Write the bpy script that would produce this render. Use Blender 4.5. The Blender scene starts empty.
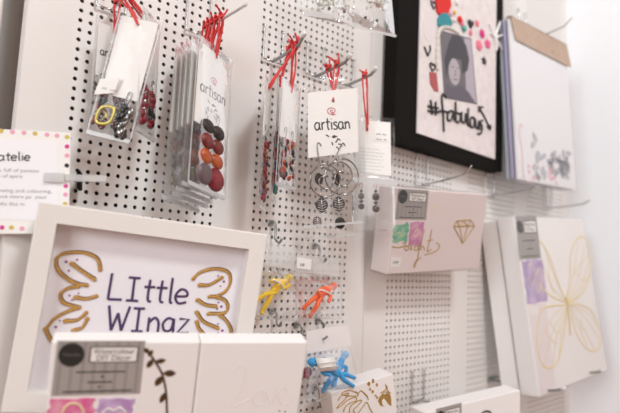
import bpy, bmesh, math, random
from mathutils import Vector, Matrix, Euler, noise
random.seed(7)
S = 0.001                      # all modelling numbers below are millimetres
sc = bpy.context.scene
C = sc.collection

# ------------------------------------------------------------------ camera
CAM_LOC = Vector((-148.123, -532.798, -250.050))
CAM_ROT = Euler((1.6776441317, -0.0415929427, -0.7153103058), 'XYZ')
FPX = 525.966
cd = bpy.data.cameras.new('camera')
cam = bpy.data.objects.new('camera', cd)
C.objects.link(cam)
cam.location = CAM_LOC * S
cam.rotation_euler = CAM_ROT
cd.sensor_width = 36.0
cd.lens = FPX * 36.0 / 620.0
cd.clip_start = 0.02
cd.clip_end = 50
RM = CAM_ROT.to_matrix()
_fp = Vector((200, -65, -140)) - CAM_LOC
cd.dof.use_dof = True
cd.dof.focus_distance = (_fp @ (RM @ Vector((0, 0, -1)))) * S
cd.dof.aperture_fstop = 3.5
cd.dof.aperture_blades = 7
sc.camera = cam

# ------------------------------------------------------------------ world, lights, exposure
w = bpy.data.worlds.new('world'); sc.world = w; w.use_nodes = True
wn = w.node_tree.nodes; wn['Background'].inputs[0].default_value = (1.0, 0.60, 0.42, 1)
wn['Background'].inputs[1].default_value = 0.33

def area(name, loc, target, size, power, col, sy=None):
    l = bpy.data.lights.new(name, 'AREA'); l.energy = power; l.color = col
    l.size = size
    if sy: l.shape = 'RECTANGLE'; l.size_y = sy
    o = bpy.data.objects.new(name, l); C.objects.link(o)
    o.location = loc
    o.rotation_euler = (Vector(target) - Vector(loc)).to_track_quat('-Z', 'Y').to_euler()
    return o
area('ceiling_light', (0.15, -1.35, 1.25), (0.4, 0, -0.2), 0.32, 21, (0.93, 0.98, 1.0))
area('window_daylight', (-2.3, -1.1, 0.5), (0.8, -0.1, -0.2), 1.2, 44, (0.90, 0.96, 1.0))
area('shopfront_daylight', (-0.3, -2.6, 0.9), (1.1, -0.4, 0.0), 1.2, 9, (0.88, 0.95, 1.0))
def bulb(loc, power, r=0.03, col=(1.0, 0.50, 0.22)):
    l = bpy.data.lights.new('warm_bulb', 'POINT'); l.energy = power; l.color = col; l.shadow_soft_size = r
    o = bpy.data.objects.new('warm_bulb', l); C.objects.link(o); o.location = loc
bulb((-0.3, -1.9, -0.9), 1.6); bulb((0.8, -2.0, 0.3), 1.4); bulb((0.4, -2.1, -0.1), 1.6)

sc.view_settings.view_transform = 'Standard'
sc.view_settings.look = 'None'
sc.view_settings.gamma = 1
sc.view_settings.use_curve_mapping = False
sc.view_settings.exposure = -0.10

# ------------------------------------------------------------------ pixel -> place helpers (620 x 413 frame)
def ray(px, py):
    return RM @ Vector(((px - 310) / FPX, -(py - 206.5) / FPX, -1.0))
def at(px, py, d):
    "point (mm) seen at a pixel, d mm in front of the wall plane y=0"
    r = ray(px, py); s = (-d - CAM_LOC.y) / r.y
    return CAM_LOC + r * s
def frame_matrix(loc, yaw=0, roll=0, pitch=0):
    a = math.radians
    return Matrix.Translation(Vector(loc)) @ Matrix.Rotation(a(yaw), 4, 'Z') @ Matrix.Rotation(a(roll), 4, 'Y') @ Matrix.Rotation(a(pitch), 4, 'X')
def onp(M, px, py, y=0.0):
    "local (x, z) where the pixel's ray meets the local plane y"
    Mi = M.inverted(); o = Mi @ CAM_LOC; d = Mi.to_3x3() @ ray(px, py)
    s = (y - o.y) / d.y; p = o + d * s
    return (p.x, p.z)

# ------------------------------------------------------------------ materials
MATS = {}
def mat(name, col=(.8, .8, .8), rough=.5, metal=0, spec=.5, bump=0, bscale=200, coat=0, col2=None, cscale=50, trans=0, sss=0):
    if name in MATS: return MATS[name]
    m = bpy.data.materials.new(name); m.use_nodes = True
    nt = m.node_tree; b = nt.nodes['Principled BSDF']
    b.inputs['Base Color'].default_value = (*col, 1)
    b.inputs['Roughness'].default_value = rough
    b.inputs['Metallic'].default_value = metal
    b.inputs['Specular IOR Level'].default_value = spec
    b.inputs['Coat Weight'].default_value = coat
    b.inputs['Transmission Weight'].default_value = trans
    if sss: b.inputs['Subsurface Weight'].default_value = sss; b.inputs['Subsurface Scale'].default_value = .004
    tc = nt.nodes.new('ShaderNodeTexCoord')
    if bump:
        n = nt.nodes.new('ShaderNodeTexNoise'); n.inputs['Scale'].default_value = bscale; n.inputs['Detail'].default_value = 3
        nt.links.new(tc.outputs['Object'], n.inputs['Vector'])
        bp = nt.nodes.new('ShaderNodeBump'); bp.inputs['Strength'].default_value = bump; bp.inputs['Distance'].default_value = .001
        nt.links.new(n.outputs[0], bp.inputs['Height']); nt.links.new(bp.outputs[0], b.inputs['Normal'])
    if col2:
        n = nt.nodes.new('ShaderNodeTexNoise'); n.inputs['Scale'].default_value = cscale; n.inputs['Detail'].default_value = 4
        nt.links.new(tc.outputs['Object'], n.inputs['Vector'])
        r = nt.nodes.new('ShaderNodeValToRGB'); r.color_ramp.elements[0].position = .38; r.color_ramp.elements[1].position = .62
        r.color_ramp.elements[0].color = (*col, 1); r.color_ramp.elements[1].color = (*col2, 1)
        nt.links.new(n.outputs[0], r.inputs[0]); nt.links.new(r.outputs[0], b.inputs['Base Color'])
    MATS[name] = m
    return m
def film(name, haze=.06, gloss=.5, rough=.06, bump=.4, bscale=70, tint=(1, 1, 1)):
    "thin clear plastic: see-through, glossy at creases, faintly milky"
    if name in MATS: return MATS[name]
    m = bpy.data.materials.new(name); m.use_nodes = True
    nt = m.node_tree; nt.nodes.clear(); N = nt.nodes.new; L = nt.links.new
    out = N('ShaderNodeOutputMaterial'); tr = N('ShaderNodeBsdfTransparent'); tr.inputs[0].default_value = (*tint, 1)
    di = N('ShaderNodeBsdfTranslucent'); di.inputs[0].default_value = (.9, .9, .9, 1)
    d2 = N('ShaderNodeBsdfDiffuse'); d2.inputs[0].default_value = (.92, .92, .92, 1)
    md = N('ShaderNodeMixShader'); md.inputs[0].default_value = .6
    L(di.outputs[0], md.inputs[1]); L(d2.outputs[0], md.inputs[2])
    gl = N('ShaderNodeBsdfGlossy'); gl.inputs['Roughness'].default_value = rough
    tc = N('ShaderNodeTexCoord'); nz = N('ShaderNodeTexNoise'); nz.inputs['Scale'].default_value = bscale; nz.inputs['Detail'].default_value = 2
    nz.inputs['Distortion'].default_value = 1.2
    L(tc.outputs['Object'], nz.inputs['Vector'])
    bp = N('ShaderNodeBump'); bp.inputs['Strength'].default_value = bump; bp.inputs['Distance'].default_value = .0012
    L(nz.outputs[0], bp.inputs['Height']); L(bp.outputs[0], gl.inputs['Normal'])
    lw = N('ShaderNodeFresnel'); lw.inputs[0].default_value = 1.35
    mu = N('ShaderNodeMath'); mu.operation = 'MULTIPLY'; mu.inputs[1].default_value = gloss; mu.use_clamp = True
    L(lw.outputs[0], mu.inputs[0])
    m1 = N('ShaderNodeMixShader'); m1.inputs[0].default_value = haze; L(tr.outputs[0], m1.inputs[1]); L(md.outputs[0], m1.inputs[2])
    m2 = N('ShaderNodeMixShader'); L(mu.outputs[0], m2.inputs[0]); L(m1.outputs[0], m2.inputs[1]); L(gl.outputs[0], m2.inputs[2])
    L(m2.outputs[0], out.inputs[0])
    MATS[name] = m
    return m
WALL = mat('painted_wall_panel', (.79, .76, .735), .45, bump=.08, bscale=500)
SIDEW = mat('painted_side_wall', (.91, .93, .96), .7, bump=.05, bscale=60)
RECESS = mat('recess_paint', (.74, .74, .73), .7, bump=.05, bscale=60)
DARK = mat('cavity_shade', (.16, .15, .12), .9)  # dark tone standing for the shade seen through the board holes
WHITEP = mat('white_frame_paint', (.77, .73, .69), .35, bump=.05, bscale=90)
CANVAS = mat('white_canvas', (.88, .85, .835), .8, bump=.35, bscale=900)
CANVAS_SHADED = mat('warm_shaded_canvas', (.80, .70, .68), .8, bump=.35, bscale=900)  # white canvas with warm shade put into its base colour
PAPER = mat('art_paper', (.80, .76, .79), .75, bump=.05, bscale=400)
CARD = mat('white_card', (.85, .83, .80), .7, bump=.05, bscale=300)
BLACK = mat('black_frame_wood', (.008, .007, .006), .7, spec=.08, bump=.2, bscale=200)
CHROME = mat('zinc_wire', (.60, .59, .58), .25, 1)
STEEL = mat('dull_zinc_wire', (.36, .37, .36), .38, 1)
CAP = mat('clear_hook_tip', (.72, .72, .72), .2, coat=.5)
RED = mat('red_cord', (.66, .03, .04), .75, bump=1.0, bscale=1200, col2=(.80, .09, .08), cscale=900)
GOLD = mat('gold_glitter_paint', (.66, .38, .09), .42, .3, bump=.9, bscale=1500, col2=(.42, .21, .05), cscale=1200)
GOLDF = mat('gold_foil', (.60, .40, .13), .35, .55, bump=.3, bscale=900, col2=(.45, .27, .07), cscale=300)
GOLDP = mat('pale_gold_print', (.84, .70, .42), .5, .1)
PURPLE = mat('dark_purple_ink', (.075, .03, .11), .6)
PLUM = mat('plum_ink', (.25, .05, .22), .6)
INK = mat('black_ink', (.02, .02, .02), .6)
GREYINK = mat('grey_ink', (.30, .29, .29), .7)
LABEL = mat('grey_label', (.38, .35, .33), .6)
LABELD = mat('dark_grey_label_stripe', (.31, .285, .27), .6)
BADGE = mat('black_badge', (.02, .022, .02), .5)
SILVER = mat('silver_wire', (.33, .32, .31), .22, 1)
BAG = film('clear_bag', haze=.025, gloss=.4)
BAGW = film('milky_bag', haze=.12, gloss=.35)
FOLD = film('folded_bag_hem', haze=.60, gloss=.8)
WRAP = film('shrink_wrap', haze=.05, gloss=.35, bump=.25, bscale=25)
EDGE_GLINT = film('bag_edge_glint_film', haze=.35, gloss=.5, bump=.1)  # pale film standing for the highlight on bag edges
CLIP = film('clear_clip_plastic', haze=.55, gloss=.8, bump=.05)

# ------------------------------------------------------------------ mesh helper (mm)
def smooth_path(pts, n=6, closed=False):
    P = [Vector(p) for p in pts]
    if len(P) < 3: return P
    out = []
    m = len(P); rng = range(m if closed else m - 1)
    for i in rng:
        if closed: a, b, c, d = P[(i - 1) % m], P[i], P[(i + 1) % m], P[(i + 2) % m]
        else: a, b, c, d = P[max(i - 1, 0)], P[i], P[i + 1], P[min(i + 2, m - 1)]
        for k in range(n):
            t = k / n
            out.append(.5 * ((2 * b) + (c - a) * t + (2 * a - 5 * b + 4 * c - d) * t * t + (3 * b - a - 3 * c + d) * t ** 3))
    if not closed: out.append(P[-1])
    return out
class MB:
    def __init__(s): s.v = []; s.f = []
    def add(s, vs, fs):
        o = len(s.v); s.v += [tuple(v) for v in vs]; s.f += [tuple(i + o for i in f) for f in fs]; return s
    def box(s, x0, x1, y0, y1, z0, z1):
        return s.add([(x0,y0,z0),(x1,y0,z0),(x1,y1,z0),(x0,y1,z0),(x0,y0,z1),(x1,y0,z1),(x1,y1,z1),(x0,y1,z1)],
                     [(0,1,5,4),(1,2,6,5),(2,3,7,6),(3,0,4,7),(4,5,6,7),(3,2,1,0)])
    def bbox(s, x0, x1, y0, y1, z0, z1, b=1.0, seg=2):
        bm = bmesh.new(); bmesh.ops.create_cube(bm, size=1)
        for v in bm.verts: v.co = Vector(((x0+x1)/2 + v.co.x*(x1-x0), (y0+y1)/2 + v.co.y*(y1-y0), (z0+z1)/2 + v.co.z*(z1-z0)))
        bmesh.ops.bevel(bm, geom=list(bm.edges), offset=b, segments=seg, affect='EDGES', profile=.5)
        bm.verts.index_update()
        s.add([v.co[:] for v in bm.verts], [[v.index for v in f.verts] for f in bm.faces]); bm.free(); return s
    def tube(s, pts, r, n=8, closed=False, flat=None):
        P = [Vector(p) for p in pts]; m = len(P)
        if m < 2: return s
        rr = r if isinstance(r, (list, tuple)) else [r] * m
        up = None; vs = []; fs = []
        for i, p in enumerate(P):
            if closed: t = P[(i+1) % m] - P[i-1]
            else: t = P[min(i+1, m-1)] - P[max(i-1, 0)]
            if t.length < 1e-9: t = Vector((0, 0, 1))
            t.normalize()
            if flat is not None:
                nrm = Vector((0, 1, 0)); side = t.cross(nrm)
                if side.length < 1e-6: side = Vector((1, 0, 0))
                side.normalize(); a, b = side, nrm * flat
            else:
                if up is None: up = Vector((0, 0, 1)) if abs(t.z) < .9 else Vector((1, 0, 0))
                a = (up - t * up.dot(t))
                if a.length < 1e-6: a = t.orthogonal()
                a.normalize(); up = a; b = t.cross(a)
            for k in range(n):
                an = 2 * math.pi * k / n
                vs.append(p + (a * math.cos(an) + b * math.sin(an)) * rr[i])
        for i in range(m if closed else m - 1):
            j = (i + 1) % m
            for k in range(n): fs.append((i*n+k, i*n+(k+1) % n, j*n+(k+1) % n, j*n+k))
        if not closed: fs.append(tuple(range(n))[::-1]); fs.append(tuple((m-1)*n+k for k in range(n)))
        return s.add(vs, fs)
    def ball(s, c, r, nu=12, nv=8, R=None):
        c = Vector(c); r = Vector(r) if hasattr(r, '__len__') else Vector((r, r, r)); vs = []; fs = []
        for j in range(nv + 1):
            th = math.pi * j / nv
            for i in range(nu):
                ph = 2 * math.pi * i / nu
                q = Vector((math.sin(th)*math.cos(ph)*r.x, math.sin(th)*math.sin(ph)*r.y, math.cos(th)*r.z))
                if R: q = R @ q
                vs.append(c + q)
        for j in range(nv):
            for i in range(nu): fs.append((j*nu+i, (j+1)*nu+i, (j+1)*nu+(i+1) % nu, j*nu+(i+1) % nu))
        return s.add(vs, fs)
    def plate(s, pts2, y0, y1):
        "polygon (x,z) extruded between y0 (front) and y1"
        n = len(pts2)
        vs = [(x, y0, z) for x, z in pts2] + [(x, y1, z) for x, z in pts2]
        fs = [tuple(range(n)), tuple(range(2*n-1, n-1, -1))] + [(i, n+i, n+(i+1) % n, (i+1) % n) for i in range(n)]
        return s.add(vs, fs)
    def build(s, name, m, parent=None, smooth=False, recalc=True):
        me = bpy.data.meshes.new(name); me.from_pydata([(x*S, y*S, z*S) for x, y, z in s.v], [], s.f)
        if recalc:
            bm = bmesh.new(); bm.from_mesh(me); bmesh.ops.recalc_face_normals(bm, faces=bm.faces); bm.to_mesh(me); bm.free()
        me.update(); me.materials.append(m)
        if smooth:
            for p in me.polygons: p.use_smooth = True
        o = bpy.data.objects.new(name, me); C.objects.link(o)
        if parent: o.parent = parent
        return o
def tag(o, label, cat, group=None):
    o['label'] = label; o['category'] = cat
    if group: o['group'] = group
    return o
def thing(name, M, label, cat, group=None):
    o = bpy.data.objects.new(name, None); C.objects.link(o); o.empty_display_size = .01
    l, r, _ = M.decompose(); o.location = l * S; o.rotation_euler = r.to_euler()
    return tag(o, label, cat, group)
def struct(o): o['kind'] = 'structure'; return o
def circ(cx, cz, rx, rz=None, n=20, a0=0):
    rz = rz or rx
    return [(cx + rx*math.cos(a0+2*math.pi*i/n), cz + rz*math.sin(a0+2*math.pi*i/n)) for i in range(n)]

# ------------------------------------------------------------------ lettering
G = {  # stroke glyphs, (x, z) with x-height 1, ascender 1.7, descender -.7 ; advance last
 'a': ([[(.75,.9),(.35,1),(.05,.6),(.15,.1),(.5,.02),(.75,.4),(.78,1)],[(.78,1),(.78,.3),(.95,0)]], 1.08),
 'b': ([[(.1,1.8),(.08,.9),(.1,0)],[(.1,.6),(.45,1),(.8,.7),(.7,.1),(.35,0),(.1,.25)]], 1.0),
 'd': ([[(.75,1.8),(.78,0)],[(.75,.7),(.4,1),(.05,.6),(.2,.05),(.55,.05),(.75,.4)]], 1.05),
 'e': ([[(.08,.5),(.75,.58),(.65,.95),(.3,1),(.03,.5),(.25,.02),(.75,.12)]], .95),
 'f': ([[(.75,1.75),(.4,1.8),(.3,1.2),(.28,-.6)],[(.05,.95),(.7,1)]], .7),
 'g': ([[(.72,.9),(.35,1),(.05,.6),(.2,.12),(.6,.2),(.73,1)],[(.73,1),(.75,-.4),(.4,-.72),(.05,-.5)]], 1.02),
 'h': ([[(.1,1.8),(.1,0)],[(.1,.6),(.45,1),(.72,.7),(.75,0)]], .98),
 'i': ([[(.2,1),(.2,0)],[(.2,1.38),(.2,1.45)]], .45),
 'l': ([[(.2,1.8),(.2,.2),(.35,0)]], .48),
 'm': ([[(.1,1),(.1,0)],[(.1,.6),(.35,1),(.55,.7),(.55,0)],[(.55,.6),(.85,1),(1.02,.7),(1.02,0)]], 1.25),
 'n': ([[(.1,1),(.1,0)],[(.1,.6),(.45,1),(.72,.7),(.75,0)]], .98),
 'o': ([[(.4,1),(.05,.6),(.2,.05),(.55,.02),(.78,.5),(.55,.98),(.4,1)]], .95),
 'r': ([[(.12,1),(.12,0)],[(.12,.6),(.35,.95),(.62,.98)]], .72),
 's': ([[(.68,.9),(.35,1),(.12,.75),(.55,.45),(.62,.12),(.3,0),(.03,.1)]], .82),
 't': ([[(.35,1.55),(.33,.2),(.55,0)],[(.05,1.02),(.7,1.05)]], .75),
 'u': ([[(.1,1),(.12,.3),(.4,0),(.7,.3),(.72,1)],[(.72,1),(.75,0)]], .98),
 'v': ([[(.05,1),(.38,0),(.72,1.05)]], .85),
 'z': ([[(.08,1),(.72,1),(.05,.02),(.78,.02)]], .9),
 'L': ([[(.1,1.8),(.05,0)],[(.05,0),(.85,.02)]], 1.05),
 'I': ([[(.4,1.6),(.4,0)],[(.05,1.6),(.75,1.6)],[(.05,0),(.78,0)]], 1.0),
 'W': ([[(.0,1.7),(.3,0)],[(.3,0),(.62,1.2)],[(.62,1.2),(.92,0)],[(.92,0),(1.3,1.7)]], 1.5),
 'Z': ([[(.0,1),(.8,1),(.0,0),(.8,0)]], .9),
 '#': ([[(.3,1.3),(.15,-.1)],[(.7,1.35),(.55,0)],[(0,.9),(.9,1)],[(-.05,.3),(.85,.45)]], 1.2),
 ' ': ([], .6)}
STRAIGHT = set('LIWzvZ#')
def strokes(mb, text, fn, h, r, w=1.0, slant=0, gap=0, y=-.4, flat=.5, n=6):
    "text along fn(u, v)->(x, z) in mm, u/v in mm from the baseline start; h = x-height"
    x = 0
    for ch in text:
        g, adv = G[ch]
        for st in g:
            pts = [(x + (a*w + b*slant)*h, b*h) for a, b in st]
            P = [Vector((u, 0, v)) for u, v in pts]
            if ch not in STRAIGHT: P = smooth_path(P, 5)
            P = [Vector((fn(p.x, p.z)[0], y, fn(p.x, p.z)[1])) for p in P]
            mb.tube(P, r, n, flat=flat)
        x += (adv*w + gap)*h
    return x
def line_fn(p0, p1, L=None):
    "baseline through local points p0->p1 (x,z)"
    dx, dz = p1[0]-p0[0], p1[1]-p0[1]; l = math.hypot(dx, dz); ux, uz = dx/l, dz/l
    return (lambda u, v: (p0[0]+ux*u-uz*v, p0[1]+uz*u+ux*v)), l
def text_w(text, w=1, gap=0): return sum(G[c][1]*w+gap for c in text)
def write(mb, text, p0, p1, h, r, slant=0, y=-.4, w=1, flat=.5):
    fn, l = line_fn(p0, p1)
    g = 0; tw = text_w(text, w)*h
    ww = w * l / tw
    strokes(mb, text, fn, h, r, ww, slant, g, y, flat)
def print_text(name, body, p0, size, m, parent, y=-.5, ang=0, align='LEFT', stretch=1.0):
    cu = bpy.data.curves.new(name, 'FONT'); cu.body = body; cu.size = size*S; cu.align_x = align; cu.extrude = .00004
    o = bpy.data.objects.new('tmp', cu)
    me = bpy.data.meshes.new_from_object(o); bpy.data.objects.remove(o)
    me.name = name; me.materials.clear(); me.materials.append(m)
    Mt = Matrix.Translation((p0[0]*S, y*S, p0[1]*S)) @ Matrix.Rotation(-ang, 4, 'Y') @ Matrix.Rotation(math.pi/2, 4, 'X') @ Matrix.Diagonal((stretch, 1, 1, 1))
    me.transform(Mt)
    t = bpy.data.objects.new(name, me); C.objects.link(t); t.parent = parent
    return t

# ------------------------------------------------------------------ SETTING: perforated display wall
def perforated(mb, x0, x1, z0, z1, cx, cz, nx, nz, p=10.0, r=2.2, depth=2.0, n=10):
    "solid sheet x0..x1, z0..z1 with nx x nz real punched holes, first at (cx, cz) going right and down"
    vs = []; fs = []
    hx0, hx1 = cx - p/2, cx + (nx-.5)*p; hz1, hz0 = cz + p/2, cz - (nz-.5)*p
    for j in range(nz):
        for i in range(nx):
            X, Z = cx + i*p, cz - j*p; o = len(vs)
            ang = [2*math.pi*(k+.5)/n for k in range(n)]
            for a in ang:
                c, s = math.cos(a), math.sin(a); m = max(abs(c), abs(s))
                vs.append((X + c/m*p/2, 0, Z + s/m*p/2))
            for a in ang: vs.append((X + r*math.cos(a), 0, Z + r*math.sin(a)))
            for a in ang: vs.append((X + r*math.cos(a), depth, Z + r*math.sin(a)))
            for k in range(n):
                k2 = (k+1) % n
                fs.append((o+k, o+k2, o+n+k2, o+n+k)); fs.append((o+n+k, o+n+k2, o+2*n+k2, o+2*n+k))
            # corners of the square cell
            for sx, sz in ((1,1),(-1,1),(-1,-1),(1,-1)):
                best = sorted(range(n), key=lambda k: (vs[o+k][0]-(X+sx*p/2))**2 + (vs[o+k][2]-(Z+sz*p/2))**2)[:2]
                if (best[0]-best[1]) % n not in (1, n-1): continue
                vs.append((X+sx*p/2, 0, Z+sz*p/2)); fs.append((o+best[0], len(vs)-1, o+best[1]))
    mb.add(vs, fs)
    def rect(a, b, c, d):
        if b - a > .01 and d - c > .01: mb.add([(a,0,c),(b,0,c),(b,0,d),(a,0,d)], [(0,1,2,3)])
    rect(x0, hx0, z0, z1); rect(hx1, x1, z0, z1); rect(hx0, hx1, z0, hz0); rect(hx0, hx1, hz1, z1)
ZT, ZB = 900, -1400
def sheet(name, parts):
    mb = MB(); x0 = parts[0][0]; x1 = parts[-1][1]
    for a, b, cx, cz, nx, nz in parts: perforated(mb, a, b, ZB, ZT, cx, cz, nx, nz)
    mb.add([(x0,0,ZB),(x0,18,ZB),(x0,18,ZT),(x0,0,ZT)], [(0,1,2,3)])
    mb.add([(x1,0,ZB),(x1,18,ZB),(x1,18,ZT),(x1,0,ZT)], [(0,3,2,1)])
    return struct(mb.build(name, WALL, recalc=False))
sheet('wall_back', [(-47, 190, 0, 110, 17, 62), (190, 421, 220, 210, 17, 72)])
sheet('wall_back.001', [(421.6, 663.4, 473.4, 317.7, 17, 92), (663.4, 883.4, 693.4, 427.7, 17, 112), (883.4, 1112, 913.4, 427.7, 17, 112)])
struct(MB().box(-44, 1112, 14, 17, ZB, ZT).build('wall_shade_backing', DARK))  # dark sheet added behind; its colour supplies the shade in the holes
struct(MB().box(-1400, -30, 70, 90, ZB, ZT).build('wall_left', RECESS))
struct(MB().bbox(-78, -62, 30, 70, ZB, ZT, 2).build('trim_1', WHITEP))
fl = MB().box(-1400, 1112, -3200, 90, -1430, -1400).build('floor', mat('warm_wood_floor', (.42, .24, .15), .6, col2=(.32, .18, .11), cscale=6)); struct(fl)
struct(MB().box(1112, 1130, -1400, 90, ZB, ZT).build('wall_right', SIDEW))

# ------------------------------------------------------------------ hooks
def wire_hook(px1, px2, zbar_px, L, tip, label, group='double-leg wire display hooks', out=None, cap=True, r=1.15, name='display_hook'):
    """two legs pushed into the board with tops at px1, px2, crossbar where the pixel row zbar_px is, arm L mm out ending tip mm higher"""
    a = at(*px1, 4); b = at(*px2, 4); xc = (a.x+b.x)/2; half = 15
    top = (a.z+b.z)/2
    mid = ((px1[0]+px2[0])/2, zbar_px); zb = at(mid[0], mid[1], 4).z
    M = frame_matrix((xc, 0, zb))
    t = thing(name, M, label, 'hook', group)
    H = top - zb
    for s in (-1, 1):
        mb = MB(); mb.tube(smooth_path([(s*half, 8, H), (s*half, 0, H+.5), (s*half, -4, H-2), (s*half, -4, H-8), (s*half, -4, 4), (s*half, -4, 0)], 4), r, 8)
        mb.ball((s*half, -4.2, H-.5), 1.9)
        mb.build('leg', CHROME, t, True)
    MB().tube([(-half, -4, 0), (half, -4, 0)], r, 8).build('crossbar', CHROME, t, True)
    arm = [(0, -4, 0), (0, -L*.35, tip*.1), (0, -L*.8, tip*.35), (0, -L*.9, tip*.6), (0, -L, tip)]
    if out: arm = out
    MB().tube(smooth_path(arm, 5), r*1.25 if not cap else 2.1, 8).build('arm', CHROME if not cap else STEEL, t, True)
    e = Vector(arm[-1]); q = Vector(arm[-2]); d = (e-q).normalized()
    if cap:
        MB().tube([e - d*6, e - d*1, e + d*1.5], [2.7, 2.9, 2.2], 10).build('end_cap', CAP, t, True)
    return t, M
hkB, MBk = wire_hook((308, 41.6), (325, 49), 77, 72, 12, 'wire hook holding the spiral hoop earring pack')
hkA, MAk = wire_hook((264, 25), (284.7, 33), 62, 66, 19, 'wire hook holding the narrow edge-on packs of mixed beads')
hkC, MCk = wire_hook((339.5, 54), (354.6, 60), 86, 62, 12, 'wire hook directly right of the spiral hoop pack, with red cords near its tip')
hkD, MDk = wire_hook((192, -14), (210, -6), 35, 102, 0, 'wire hook carrying the stack of orange and red bead packs', cap=False)
hkF, MFk = wire_hook((104, -30), (125, -22), 11, 95, 6, 'wire hook at the top left carrying the dark red bead packs', cap=False)
wire_hook((417, 153), (428, 156.5), 185, 96, 22, 'empty wire hook just above the white diamond canvas', cap=False)
wire_hook((486, 169), (494, 172), 196, 96, 14, 'wire hook under the bottom right corner of the black frame', cap=False)
wire_hook((545, 188), (552, 190), 208, 90, 12, 'wire hook above the butterfly canvas, nearest the side wall', cap=False)
wire_hook((412.5, 372), (424, 370), 400, 26, 3, 'wire hook whose legs stand above the low grey-labelled white box', cap=False)
wire_hook((519, 10), (525, 13), 43, 108, 22, 'wire hook poking through the brown header card at the top right', cap=False)

def single_hook(px, py, drop, L, label):
    a = at(px, py, 6 if L < 50 else 52)
    t = thing('display_hook', frame_matrix((a.x, 0, a.z)), label, 'hook', 'small single hooks for the toys')
    MB().tube(smooth_path([(0, 8, 0), (0, -4, 0), (1, -9, -2), (2, -10, -drop*.5), (0, -13, -drop*.85), (0, -L*.8, -drop), (0, -L, -drop+5)], 5), 1.5, 8).build('arm', STEEL, t, True)
    MB().bbox(-4, 4, -2.2, 0, -5, 3, 1).build('back_plate', STEEL, t, True)
    return t
single_hook(273, 222, 26, 26, 'small bent hook above the yellow toy, right beside the white frame corner')
single_hook(317, 245, 22, 26, 'small bent hook above the orange toy')
single_hook(274, 311, 17, 22, 'small bent hook under the yellow toy with nothing on it')
single_hook(320, 320, 9, 16, 'short bent hook under the orange toy')
single_hook(323, 329, 13, 60, 'small bent hook through the header of the blue toy pack')
single_hook(317, 388, 22, 20, 'small bent hook under the blue toy pack at the bottom edge')

# ------------------------------------------------------------------ grey product label (unit coordinates mapped on a local quad)
def quad_map(q):
    (x0,z0),(x1,z1),(x2,z2),(x3,z3) = q      # TL TR BR BL
    def f(u, v):
        return ((1-v)*((1-u)*x0+u*x1)+v*((1-u)*x3+u*x2), (1-v)*((1-u)*z0+u*z1)+v*((1-u)*z3+u*z2))
    return f
def qplate(mb, f, u0, v0, u1, v1, y0, y1, rnd=0):
    if rnd:
        pts = []
        for cu, cv, a in ((u1-rnd, v0+rnd, -90), (u1-rnd, v1-rnd, 0), (u0+rnd, v1-rnd, 90), (u0+rnd, v0+rnd, 180)):
            for k in range(5):
                an = math.radians(a + k*22.5); pts.append(f(cu + rnd*math.cos(an), cv + rnd*math.sin(an)))
        mb.plate(pts, y0, y1)
    else: mb.plate([f(u0,v0), f(u1,v0), f(u1,v1), f(u0,v1)], y0, y1)
def product_label(parent, q, y=0, text=True):
    f = quad_map(q); wmm = math.hypot(q[1][0]-q[0][0], q[1][1]-q[0][1]); hmm = math.hypot(q[3][0]-q[0][0], q[3][1]-q[0][1])
    mb = MB(); qplate(mb, f, 0, 0, 1, 1, y-.25, y-.02); lab = mb.build('product_label', LABEL, parent)
    mb = MB()
    for k in range(8): qplate(mb, f, .04+k*.125, .02, .08+k*.125, .98, y-.3, y-.24)
    qplate(mb, f, 0, 0, 1, .02, y-.3, y-.24)
    mb.build('stripe_print', LABELD, lab)
    mb = MB(); cx, cz = f(.17, .25); r = .145*wmm
    mb.plate(circ(cx, cz, r, min(r*1.05, .27*hmm), 28), y-.42, y-.24); bd = mb.build('badge', BADGE, lab)
    mb = MB(); mb.tube([(cx-r*.65+i*r*.13, y-.45, cz+math.sin(i*1.9)*r*.12) for i in range(11)], .16*wmm/60, 5, flat=.5)
    mb.build('badge_script', GREYINK, bd)
    mb = MB(); qplate(mb, f, .37, .10, .93, .40, y-.38, y-.3, .03); mb.build('title_border', INK, lab)
    mb = MB(); qplate(mb, f, .385, .12, .915, .38, y-.46, y-.38, .02); mb.build('title_panel', CARD, lab)
    ang = math.atan2(q[1][1]-q[0][1], q[1][0]-q[0][0])
    sz = hmm*.145
    a = f(.65, .235); b = f(.65, .355)
    st = min(1.25, .50*wmm/(sz*5.6))
    print_text('title_text', 'Watercolour', a, sz, INK, lab, y-.5, ang, 'CENTER', st)
    print_text('title_text', 'DIY Décor', b, sz, INK, lab, y-.5, ang, 'CENTER', st)
    mb = MB()
    for u0, u1, v in ((.24,.80,.57),(.38,.66,.76),(.12,.90,.93)): qplate(mb, f, u0, v-.012, u1, v+.012, y-.38, y-.3)
    for u, v in ((.54,.655),(.52,.85)): c = f(u, v); mb.plate(circ(c[0], c[1], wmm*.016, n=10), y-.38, y-.3)
    mb.build('rule_print', INK, lab)
    return lab
def scribble(name, p, length, h, m, parent, y, r, seed):
    rr = random.Random(seed); mb = MB(); x = 0
    while x < length:
        n = rr.randint(3, 6); pts = []
        for q in range(n*2):
            pts.append((p[0]+x, y, p[1] + (h*.5 if q % 2 else -h*.5)*rr.uniform(.5, 1))); x += h*.33
        mb.tube(pts, r, 4, flat=.4); x += h*.9
    return mb.build(name, m, parent)
PINKW = mat('pink_watercolour', (.72, .12, .32), .7, col2=(.80, .35, .48), cscale=90)
LILW = mat('lilac_watercolour', (.45, .27, .52), .7, col2=(.62, .45, .68), cscale=80)
GRNW = mat('green_watercolour', (.13, .42, .28), .7, col2=(.36, .60, .42), cscale=90)
MAGW = mat('magenta_watercolour', (.55, .20, .38), .7, col2=(.68, .38, .52), cscale=70)
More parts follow.
